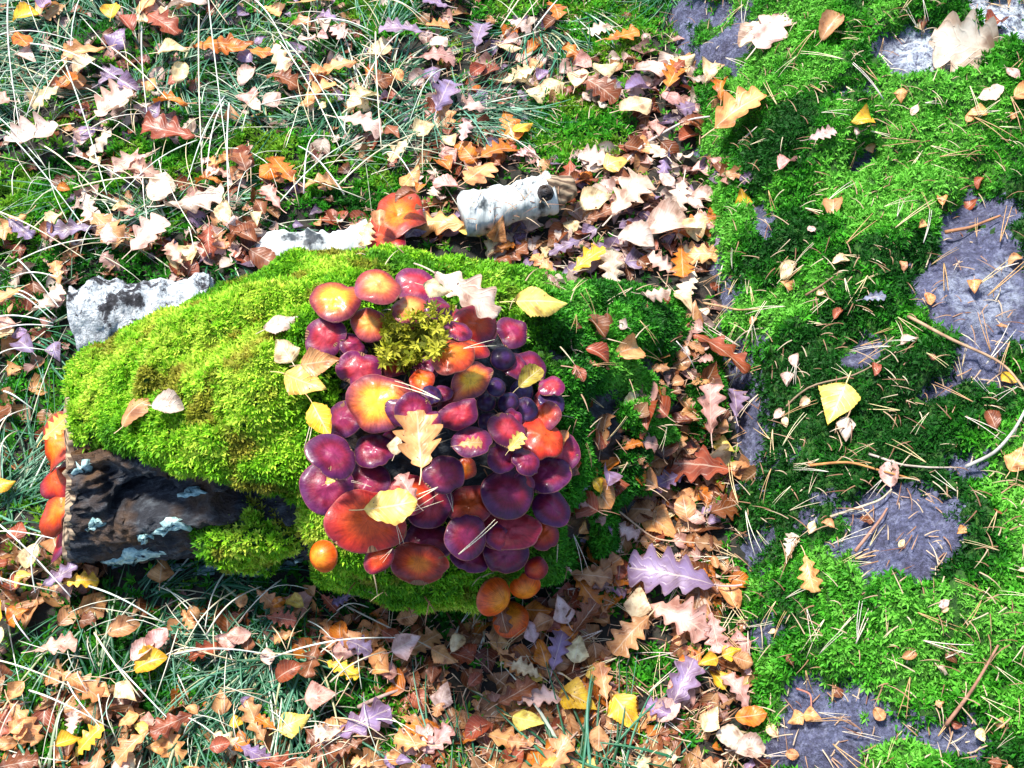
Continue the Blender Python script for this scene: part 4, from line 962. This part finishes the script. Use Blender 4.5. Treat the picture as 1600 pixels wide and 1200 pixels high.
 (730, 252, 'beech', 52, 120, 'orange', 'orange-brown curled leaf behind birch branch'), (690, 358, 'oak', 100, 170, 'peach', 'large tan-orange oak leaf leaning on the birch branch'),
 (740, 372, 'oak', 80, 0, 'paleyellow', 'yellow-edged leaf overlapping the large tan-orange one'), (742, 292, 'redoak', 64, 60, 'peach', 'pale orange leaf behind the birch branch knot'),
 (962, 270, 'birch', 50, 30, 'paleyellow', 'pale yellow leaf in litter beyond the birch branch tip'), (940, 126, 'birch', 52, 40, 'cream', 'cream leaf in thick litter below the far moss'),
 (990, 185, 'beech', 58, 30, 'cream', 'wide cream leaf beside the bright moss clump'), (905, 140, 'beech', 44, 80, 'cream', 'cream upright leaf beside another in thick litter'),
 (968, 80, 'oak', 62, 30, 'orange', 'fiery orange-brown leaf by the boulder cleft'), (985, 318, 'oak', 104, 60, 'white', 'white deeply lobed oak leaf in litter beyond the birch branch'),
 (935, 325, 'birch', 58, 30, 'cream', 'cream-yellow leaf left of the white deeply lobed leaf'), (945, 352, 'oak', 60, 30, 'brown', 'brown leaf under the cream-yellow one in litter'),
 (1040, 365, 'beech', 86, 15, 'palepink', 'broad pale curled leaf at the litter edge by boulder'), (1000, 388, 'beech', 60, 340, 'white', 'white leaf below the broad pale curled leaf'),
 (925, 415, 'oak', 66, 40, 'yellow', 'bright yellow lobed leaf above the log moss'), (820, 218, 'birch', 38, 40, 'yellow', 'small bright yellow leaf beside the bright moss clump'),
]
seen = set()
for (lx, ly, kd_, lp_, an_, co_, lb_) in LEAVES:
    seen.add(lb_); put_leaf(lx, ly, kd_, lp_ * 0.98, an_, co_, lb_, tilt=0.16, lift=0.012 + (0.014 if 1030 < lx < 1170 and 540 < ly < 900 else 0) + (0.012 if 600 < lx < 1180 and (ly > 880 or ly < 430) else 0) + (0.022 if lx < 640 and (ly < 400 or ly > 900 or lx < 60) else 0))

# ------------------------------------------------------------------ the other leaves of the litter
LIT = [(880, 260, 230, 170, 1.4), (930, 370, 170, 75, 1.4), (640, 90, 220, 90, .55), (900, 100, 130, 60, 1), (1030, 200, 60, 120, .8), (300, 90, 320, 120, .5), (150, 200, 190, 90, .45), (330, 350, 280, 75, .75), (80, 400, 110, 70, .5), (500, 190, 130, 80, .5),
       (700, 320, 130, 60, .9), (45, 540, 60, 90, .5), (60, 690, 55, 80, .3), (70, 900, 90, 80, .35), (600, 1010, 160, 60, .45), (830, 1060, 240, 120, .62), (1090, 1060, 85, 130, .6), (1060, 780, 90, 170, .75), (1080, 620, 50, 120, .8), (930, 800, 90, 120, .35),
       (760, 1150, 260, 70, .65), (100, 1120, 180, 80, .5), (330, 1130, 160, 70, .32), (350, 990, 180, 60, .28), (1090, 460, 50, 60, .5), (960, 930, 90, 50, .5), (480, 970, 90, 40, .4), (1000, 1170, 160, 50, .6)]
MARKS = [(l[0], l[1], l[6]) for l in LEAVES]
def near(px, py, head, fallback):
    nw = len(head.split()) + 2; best = None
    for (mx, my, ml) in MARKS:
        d_ = math.hypot(mx - px, my - py)
        if d_ < 150 and nw + len(ml.split()) <= 16 and (best is None or d_ < best[0]): best = (d_, ml)
    return head + ' near ' + best[1] if best else head + ' ' + fallback
def zone(px, py, src):
    if src == 'boulder': return 'lying on the mossy boulder'
    if src == 'log': return 'fallen on the moss of the log'
    if src == 'caps': return 'fallen on the mushroom caps'
    if src == 'birch': return 'lying on the birch branch'
    if px > 930 and py > 400: return 'in the litter between log and boulder'
    if py > 880: return 'in the litter in front of the log'
    if px < 130 and py > 430: return 'in the grass beside the sawn log end'
    if px > 640: return 'in thick litter behind the log'
    return 'in the straw and grass behind the log'
NOLIT = [(900, 205, 85, 50, .95), (960, 35, 80, 60, .95), (600, 22, 60, 38, .9), (250, 250, 65, 32, .8), (60, 330, 50, 45, .7), (460, 265, 60, 30, .6), (600, 300, 60, 30, .6), (280, 1060, 90, 40, .5), (560, 1090, 45, 40, .6), (1005, 1045, 45, 40, .7), (690, 945, 70, 28, .9)]
def litter_pts(n, margin=120):
    out = []
    while len(out) < n:
        px = random.uniform(-margin, 1250); py = random.uniform(-margin, 1200 + margin)
        inside = 0 <= px <= 1600 and 0 <= py <= 1200
        m = float(blobs(LIT, np.array([px]), np.array([py]), .3, 301)[0]) if inside else 0.5
        m *= 1 - float(blobs(NOLIT, np.array([px]), np.array([py]), .25, 303)[0])
        if random.random() < m: out.append((px, py))
    return out
cols_top = ['white', 'palepink', 'palepink', 'pink', 'cream', 'peach', 'tan', 'lavender', 'brown', 'redbrown', 'white', 'orange', 'cream']
cols_bot = ['pink', 'tan', 'tan', 'brown', 'brown', 'palepink', 'peach', 'lavender', 'redbrown', 'cream', 'paleyellow', 'redbrown', 'orange', 'peach', 'peach', 'yellow', 'tan']
cnt = {'oak': 0, 'birch': 0, 'beech': 0}
for i, (px, py) in enumerate(litter_pts(740, 60)):
    kd_ = random.choices(['oak', 'birch', 'beech'], [4, 3.2, 2.8])[0]
    h = cast(px, py)
    if any(math.hypot(l[0] - px, l[1] - py) < 0.5 * l[3] for l in LEAVES): continue
    if h[2] == 'birch' or math.hypot((px - 815) / 80, (py - 310) / 55) < 1 or math.hypot((px - 480) / 90, (py - 385) / 25) < 1: continue
    if h[2] in ('log', 'caps', 'boulder') and random.random() < 0.85: continue
    cnt[kd_] += 1
    if cnt[kd_] > 270: continue
    co_ = random.choice(cols_top if py < 520 else cols_bot)
    Lp = random.uniform(34, 78) if kd_ == 'oak' else random.uniform(20, 48)
    z_ = zone(px, py, h[2]); nm = {'oak': 'oak leaf', 'birch': 'small birch leaf', 'beech': 'small oval leaf'}[kd_]
    lb_ = '%s %s lying %s' % (CN[co_], nm, z_) if not z_.startswith(('lying', 'fallen')) else '%s %s %s' % (CN[co_], nm, z_)
    lb_ = near(px, py, '%s %s' % (CN[co_], nm), z_)
    put_leaf(px, py, kd_, Lp, random.uniform(0, 360), co_, lb_, group=lb_, tilt=0.5, lift=0.006 + 0.016 * random.random() + (0.016 if px < 640 else 0), hit=h)
for (px, py) in [(290, 412), (330, 405), (370, 400), (410, 405), (345, 385), (575, 372), (640, 372), (780, 352), (770, 385), (830, 350)]:
    kd_ = random.choice(['oak', 'beech', 'birch']); co_ = random.choice(['tan', 'palepink', 'pink', 'brown', 'cream', 'lavender', 'orange']); h = cast(px, py)
    lb_ = near(px, py, '%s leaf by the branch' % CN[co_], zone(px, py, h[2]))
    put_leaf(px, py, kd_, random.uniform(40, 66), random.uniform(0, 360), co_, lb_, group=lb_, tilt=.3, lift=.008, hit=h)
# a few small leaves over log and boulder
for i in range(70):
    px = random.uniform(1150, 1640); py = random.uniform(-30, 1230)
    h = cast(px, py); kd_ = random.choice(['birch', 'beech', 'beech']); co_ = random.choice(['tan', 'peach', 'brown', 'palepink', 'redbrown', 'cream'])
    lb_ = near(px, py, 'tiny %s leaf' % CN[co_], zone(px, py, h[2]))
    put_leaf(px, py, kd_, random.uniform(13, 26), random.uniform(0, 360), co_, lb_, group=lb_, tilt=.5, lift=.008, hit=h)

for i in range(46):
    px = random.uniform(870, 1120); py = random.uniform(470, 930)
    h = cast(px, py); kd_ = random.choice(['birch', 'beech', 'oak']); co_ = random.choice(['tan', 'brown', 'palepink', 'redbrown', 'lavender', 'cream'])
    lb_ = near(px, py, 'small %s leaf' % CN[co_], zone(px, py, h[2]))
    put_leaf(px, py, kd_, random.uniform(16, 34), random.uniform(0, 360), co_, lb_, group=lb_, tilt=.6, lift=.004, hit=h)

# dull crumbled lower layer of the litter
pts = litter_pts(3400, 200)
LV = []; LFc = []; LCc = []; LU = []; off = 0
tmpl = [leaf_geo(k, rs0, 12) for k in ('oak', 'birch', 'beech', 'oak', 'birch')]
for (px, py) in pts:
    h = cast(px, py, skip=('caps',))
    if (h[2] == 'log' and px < 850) or h[2] == 'birch' or math.hypot((px - 815) / 75, (py - 310) / 45) < 1: continue
    if h[2] == 'boulder' and px > 1190: continue
    V, F, uv = random.choice(tmpl); L = random.uniform(0.014, 0.05)
    up = (Vector((0, 0, 1)) + Vector((random.gauss(0, .45), random.gauss(0, .45), 0))).normalized()
    xd = Vector((random.gauss(0, 1), random.gauss(0, 1), 0)); xd = (xd - up * xd.dot(up)).normalized(); yd = up.cross(xd)
    M3 = np.array([xd, yd, up])
    W = V * L @ M3 + np.array(h[0]) + np.array([0, 0, 0.004 + 0.008 * random.random()])
    co_ = C[random.choice(['brown', 'brown', 'redbrown', 'tan', 'pink', 'peach', 'tan', 'orange', 'tan'] if py > 520 else ['pink', 'tan', 'palepink', 'brown', 'lavender', 'redbrown', 'white'])]
    f = random.uniform(.45, .95)
    LV.append(W); LFc.append(F + off); LU.append(uv); LCc.append(np.tile(np.array(co_) * f, (len(V), 1))); off += len(V)
lo = link('leaf_litter', mesh_np('leaf_litter', np.concatenate(LV), np.concatenate(LFc), [M_LITTER], True, {'leafuv': np.concatenate(LU), 'Col': np.concatenate(LCc)}))
tag(lo, 'crumbled lower layer of brown leaf litter on the soil', 'leaf litter', kind='stuff')

# ------------------------------------------------------------------ straws, needles, twigs
def surf(px, py, lift):
    h = cast(px, py); return np.array(h[0]) + np.array([0, 0, lift])
def stalk(pts, rad, col, name, label, cat, group, mat, arch=0.012, lift=0.010, nseg=5, n=12):
    W = np.array([surf(a, b_, lift) for a, b_ in pts])
    k = np.linspace(0, len(pts) - 1, n); Pn = np.stack([np.interp(k, np.arange(len(pts)), W[:, i]) for i in range(3)], 1)
    Pn = np.stack([smooth(Pn[:, i], 3) for i in range(3)], 1); Pn[0] = W[0]; Pn[-1] = W[-1]
    s = np.linspace(0, 1, n); Pn[:, 2] += arch * np.sin(math.pi * s) * random.uniform(.5, 1.5)
    for q in range(n):
        g = drop(Pn[q, 0], Pn[q, 1]); Pn[q, 2] = max(Pn[q, 2], g[0].z + 0.005) if g[2] in ('ground', 'boulder') else Pn[q, 2]
    Pn = np.stack([smooth(Pn[:, i], 3) for i in range(3)], 1)
    org = Pn[0].copy()
    V, F = tube(Pn - org, rad * (1 - 0.45 * s), nseg)
    o = link(name, mesh_np(name, V, F, [mat], True)); o.location = org; o.color = col
    tag(o, label, cat, group); return o
STRAW = [[(25, 0), (36, 120), (45, 235)], [(-10, 86), (130, 88)], [(110, 115), (150, 220), (180, 335)], [(120, 110), (50, 215)], [(118, 118), (90, 190), (62, 250)], [(45, 90), (230, 170)], [(180, 95), (285, 195)], [(-10, 190), (80, 280)],
         [(20, 225), (160, 400)], [(70, 245), (175, 335)], [(-10, 345), (150, 430)], [(318, 40), (325, 305)], [(330, 0), (352, 160), (370, 320)], [(360, 170), (300, 310)], [(358, 180), (330, 305)], [(365, 180), (366, 355)],
         [(120, 318), (350, 320)], [(320, 240), (200, 325)], [(115, 260), (230, 320)], [(135, 235), (235, 200)], [(440, 85), (495, 180), (540, 265)], [(450, 85), (555, 250)], [(590, 70), (600, 265)], [(400, 190), (640, 192)], [(530, 315), (660, 228)],
         [(440, 342), (575, 233)], [(600, 265), (652, 308)], [(610, 5), (652, 42)], [(20, 440), (225, 393)], [(34, 455), (106, 456)], [(35, 475), (105, 520)], [(33, 482), (98, 524)], [(-10, 520), (100, 526)], [(-10, 546), (100, 530)],
         [(-10, 592), (100, 570)], [(40, 425), (108, 505)], [(20, 630), (68, 660)], [(-10, 705), (66, 655)], [(12, 770), (34, 660)], [(18, 770), (46, 690)], [(-10, 815), (70, 885), (130, 952)], [(-10, 850), (105, 860)], [(12, 830), (22, 932)], [(86, 850), (72, 945)],
         [(-10, 912), (60, 942), (112, 942)], [(38, 975), (66, 1018)], [(280, 1036), (430, 1036)], [(420, 1045), (640, 1010)], [(-10, 1040), (160, 1100)], [(150, 930), (275, 992)], [(195, 1050), (285, 1145)], [(120, 1075), (178, 1155)], [(160, 1000), (235, 1105)],
         [(380, 935), (295, 1035)], [(60, 1090), (190, 1150)], [(330, 1010), (420, 930)], [(520, 1080), (610, 1030)], [(360, 910), (330, 1000)], [(780, 70), (820, 20), (850, -10)], [(800, 75), (850, 30), (900, -10)], [(830, 75), (880, 30), (905, -5)], [(480, 330), (500, 230)],
         [(545, 330), (470, 250)], [(210, 10), (330, 60)], [(150, 0), (120, 110)], [(260, 20), (330, 40)], [(400, 20), (470, 130)], [(60, 150), (150, 130)], [(480, 60), (590, 75)], [(230, 60), (240, 210)], [(655, 60), (560, 180)], [(700, 130), (640, 220)]]
for s_ in STRAW:
    col_ = jit(random.choice([(0.80, 0.78, 0.68), (0.78, 0.78, 0.74), (0.74, 0.66, 0.46), (0.62, 0.68, 0.60)]), .08)
    low = 'behind the log' if s_[0][1] < 420 else ('beside the sawn log end' if s_[0][1] < 870 else 'in front of the log')
    mx_ = np.mean(s_, 0); lb_ = near(mx_[0], mx_[1], 'long dry grass stalk', 'lying across the grass ' + low)
    stalk(s_, random.uniform(.0011, .0015), col_, 'dry_grass_stalk', lb_, 'grass stalk', lb_, M_STRAW, arch=0.025, lift=0.034)
for i in range(210):
    px = random.uniform(-20, 620); py = random.choice([random.uniform(-20, 400), random.uniform(900, 1210)]); a = random.uniform(0, 6.28); L = random.uniform(40, 130)
    if any(cast(px + L * q * math.cos(a), py + L * q * math.sin(a))[2] != 'ground' for q in (0, .5, 1)): continue
    lb_ = near(px, py, 'thin dry stalk', 'in the grass ' + ('behind the log' if py < 420 else 'in front of the log'))
    stalk([(px, py), (px + L * .5 * math.cos(a), py + L * .5 * math.sin(a)), (px + L * math.cos(a + .15), py + L * math.sin(a + .15))], random.uniform(.0006, .001), jit(random.choice([(0.74, 0.72, 0.6), (0.6, 0.62, 0.5), (0.68, 0.54, 0.34)]), .1), 'dry_grass_stalk', lb_, 'grass stalk', lb_, M_STRAW, arch=.02, lift=.024, n=8)

# pine needle pairs
NEED = []
for v in range(6):
    op = rs0.uniform(0.05, 0.28); V = []; F = []; o_ = 0
    for sg in (-1, 1):
        s = np.linspace(0, 1, 6); a = sg * op * s * 0.5
        pth = np.stack([s, sg * op * 0.5 * s + rs0.uniform(-.06, .06) * s * s, 0.05 * np.sin(s * 3)], 1)
        tv, tf = tube(pth, 0.0135 * (1 - .5 * s), 4); V.append(tv); F.append((tf, o_)); o_ += len(tv)
    q4 = np.concatenate([f[0] + o2 for f, o2 in F]); q3 = np.concatenate([f[1] + o2 for f, o2 in F])
    NEED.append(mesh_np('pine_needle_pair', np.concatenate(V), [q4, q3], [M_STRAW], True))
def needle(px, py, ang, lpx, label, col=None):
    loc, n, src, _ = cast(px, py); dep = (np.array(loc) - EYE) @ FWD; L = lpx * dep / FPX
    a = math.radians(ang); xd = Vector(RIGHT) * math.cos(a) + Vector(UPV) * math.sin(a)
    up = (Vector(n) + Vector((random.gauss(0, .12), random.gauss(0, .12), .2))).normalized(); xd = (xd - up * xd.dot(up)).normalized(); yd = up.cross(xd)
    M = Matrix((xd, yd, up)).transposed().to_4x4(); M.translation = loc + Vector(n) * (0.010 + 0.004 * random.random())
    o = link('pine_needle_pair', random.choice(NEED)); o.matrix_world = M @ Matrix.Diagonal((L, L, L, 1))
    o.color = col or jit(random.choice([(0.62, 0.50, 0.26), (0.70, 0.62, 0.40), (0.50, 0.30, 0.14), (0.66, 0.60, 0.5)]), .12); label = near(px, py, ' '.join(label.split()[:4]), ' '.join(label.split()[4:])); tag(o, label, 'pine needles', label)
NB = 'pale pine needle pair on the boulder moss'
for (a1, b1, a2, b2) in [(1258, 335, 1312, 385), (1320, 385, 1368, 338), (1400, 365, 1460, 325), (1432, 380, 1458, 325), (1475, 425, 1482, 510), (1520, 450, 1570, 410), (1540, 465, 1600, 412), (1410, 498, 1450, 530), (1530, 570, 1580, 510), (1518, 590, 1525, 680),
                         (1345, 580, 1405, 550), (1250, 560, 1252, 610), (1230, 610, 1245, 570), (1230, 655, 1290, 655), (1345, 995, 1350, 935), (1345, 1010, 1375, 935), (1290, 1015, 1340, 980), (1447, 996, 1520, 1000), (1465, 1020, 1510, 1000), (1435, 950, 1500, 970), (1220, 1000, 1250, 960),
                         (1180, 1010, 1215, 1010), (1310, 1160, 1380, 1190), (1320, 1150, 1370, 1180), (1395, 1190, 1402, 1155), (1200, 1185, 1260, 1195), (1180, 1110, 1205, 1145), (1540, 1090, 1590, 1110), (1460, 1150, 1505, 1095), (1560, 1040, 1600, 1070), (1335, 880, 1430, 850), (1365, 860, 1378, 810),
                         (1240, 800, 1290, 790), (1290, 725, 1250, 735), (1375, 700, 1330, 705), (1560, 200, 1600, 205), (1440, 165, 1490, 155), (1320, 70, 1345, 110), (1372, 55, 1375, 105), (1450, 20, 1445, 55), (1465, 250, 1530, 255), (1345, 215, 1320, 240)]:
    L_ = math.hypot(a2 - a1, b2 - b1); 
    for c_ in (0,): needle(a1, b1, math.degrees(math.atan2(b1 - b2, a2 - a1)), L_, NB)
NM = 'pale pine needle pair lying across the mushroom caps'
for (a1, b1, a2, b2) in [(720, 550, 770, 538), (700, 800, 690, 770), (690, 755, 630, 785), (575, 770, 542, 765), (568, 735, 560, 700), (715, 860, 775, 810), (608, 860, 590, 880), (605, 815, 608, 855), (560, 470, 600, 468), (690, 640, 620, 590), (640, 800, 690, 775), (480, 640, 460, 700)]:
    needle(a1, b1, math.degrees(math.atan2(b1 - b2, a2 - a1)), math.hypot(a2 - a1, b2 - b1), NM, jit((0.78, 0.70, 0.5), .08))
for i in range(250):
    r_ = random.random()
    if r_ < .55: px, py = random.uniform(1130, 1620), random.uniform(-10, 1210)
    elif r_ < .85: px, py = random.uniform(860, 1180), random.uniform(420, 1200)
    else: px, py = random.uniform(560, 1180), random.uniform(900, 1210)
    s_ = cast(px, py)[2]
    lb_ = {'boulder': 'thin pine needle pair scattered over the boulder', 'log': 'thin pine needle pair stuck in the log moss', 'ground': 'thin pine needle pair in the leaf litter'}.get(s_)
    if lb_: needle(px, py, random.uniform(0, 360), random.uniform(35, 75), lb_)
# twigs
TW = [([(1500, 738), (1545, 720), (1575, 685), (1600, 640)], .0038, (0.42, 0.42, 0.40), 'curved grey twig arching over the boulder moss'), ([(1350, 715), (1400, 738), (1440, 742), (1500, 738)], .0026, (0.40, 0.34, 0.28), 'thin grey twig end joining the curved twig on boulder'),
      ([(1470, 372), (1510, 368), (1560, 345)], .0045, (0.34, 0.16, 0.07), 'brown bent twig on the bare rock face'), ([(1410, 500), (1480, 545), (1560, 580), (1600, 625)], .0036, (0.38, 0.24, 0.14), 'brown twig slanting below the bare rock face'),
      ([(1255, 735), (1320, 730), (1370, 745), (1420, 755)], .0030, (0.45, 0.20, 0.06), 'red-brown twig under the square pale leaf'), ([(1210, 660), (1255, 615), (1330, 600), (1400, 555)], .0024, (0.32, 0.22, 0.14), 'thin brown twig crossing moss by yellow birch leaf'),
      ([(960, 280), (1000, 240), (1070, 200), (1110, 190)], .0042, (0.50, 0.47, 0.44), 'pale grey twig beside the bright moss clump'), ([(1470, 1140), (1510, 1085), (1555, 1010)], .0035, (0.34, 0.17, 0.11), 'reddish twig on the low boulder moss'),
      ([(1290, 815), (1340, 800), (1370, 790), (1390, 770)], .0028, (0.5, 0.42, 0.30), 'pale twig above the purple bare rock patch'), ([(1330, 870), (1370, 820), (1382, 800)], .0032, (0.34, 0.18, 0.12), 'brown twig on the purple bare rock patch'),
      ([(1095, 480), (1150, 495), (1185, 490)], .0028, (0.50, 0.30, 0.16), 'brown twig bridging the cleft at the log moss'), ([(1130, 560), (1160, 530), (1190, 520)], .0022, (0.55, 0.48, 0.34), 'straw-coloured twig over the cleft'),
      ([(960, 800), (1020, 852), (1110, 856)], .0022, (0.45, 0.30, 0.20), 'thin straight twig beneath the ochre leaf'), ([(560, 1110), (600, 1095), (640, 1078)], .0045, (0.36, 0.24, 0.22), 'short brown stick in litter before the log'),
      ([(1255, 470), (1275, 460), (1300, 440)], .0030, (0.24, 0.14, 0.08), 'short dark twig by the round cream leaf'), ([(870, 1180), (930, 1120), (1000, 1090)], .002, (0.4, 0.26, 0.2), 'fine twig by the brown-edged yellow leaf'),
      ([(1240, 1080), (1262, 1090), (1264, 1118)], .002, (0.4, 0.14, 0.1), 'red stalk above the peach leaf pair')]
for (p_, r_, c_, l_) in TW: stalk(p_, r_ * 0.66, jit(c_, .05), 'twig', l_, 'twig', None, M_TWIG, arch=.006, lift=.012, nseg=8, n=16)

# fine crumbs of needles in litter and on the rock
n = 5200; pp = []
for i in range(n):
    px = random.uniform(560, 1650); py = random.uniform(-30, 1230)
    h = cast(px, py, skip=('caps',))
    if h[2] == 'log' and random.random() < .75: continue
    if h[2] == 'boulder' and random.random() < .5: continue
    pp.append(np.array(h[0]) + np.array(h[1]) * .004)
pp = np.array(pp)
cc = pal(RNG.random(len(pp)), [(0, (0.16, 0.06, 0.03)), (.5, (0.40, 0.22, 0.12)), (1, (0.60, 0.50, 0.34))])
no = blades('needle_litter', pp, RNG.random(len(pp)) * 6.28, 0.014 + 0.03 * RNG.random(len(pp)), 0.008 * RNG.random(len(pp)) + .004, 0.0012 + .0006 * RNG.random(len(pp)), cc, 4, .2, label='fine brown needle crumbs strewn over litter and rock')
no['category'] = 'needle litter'
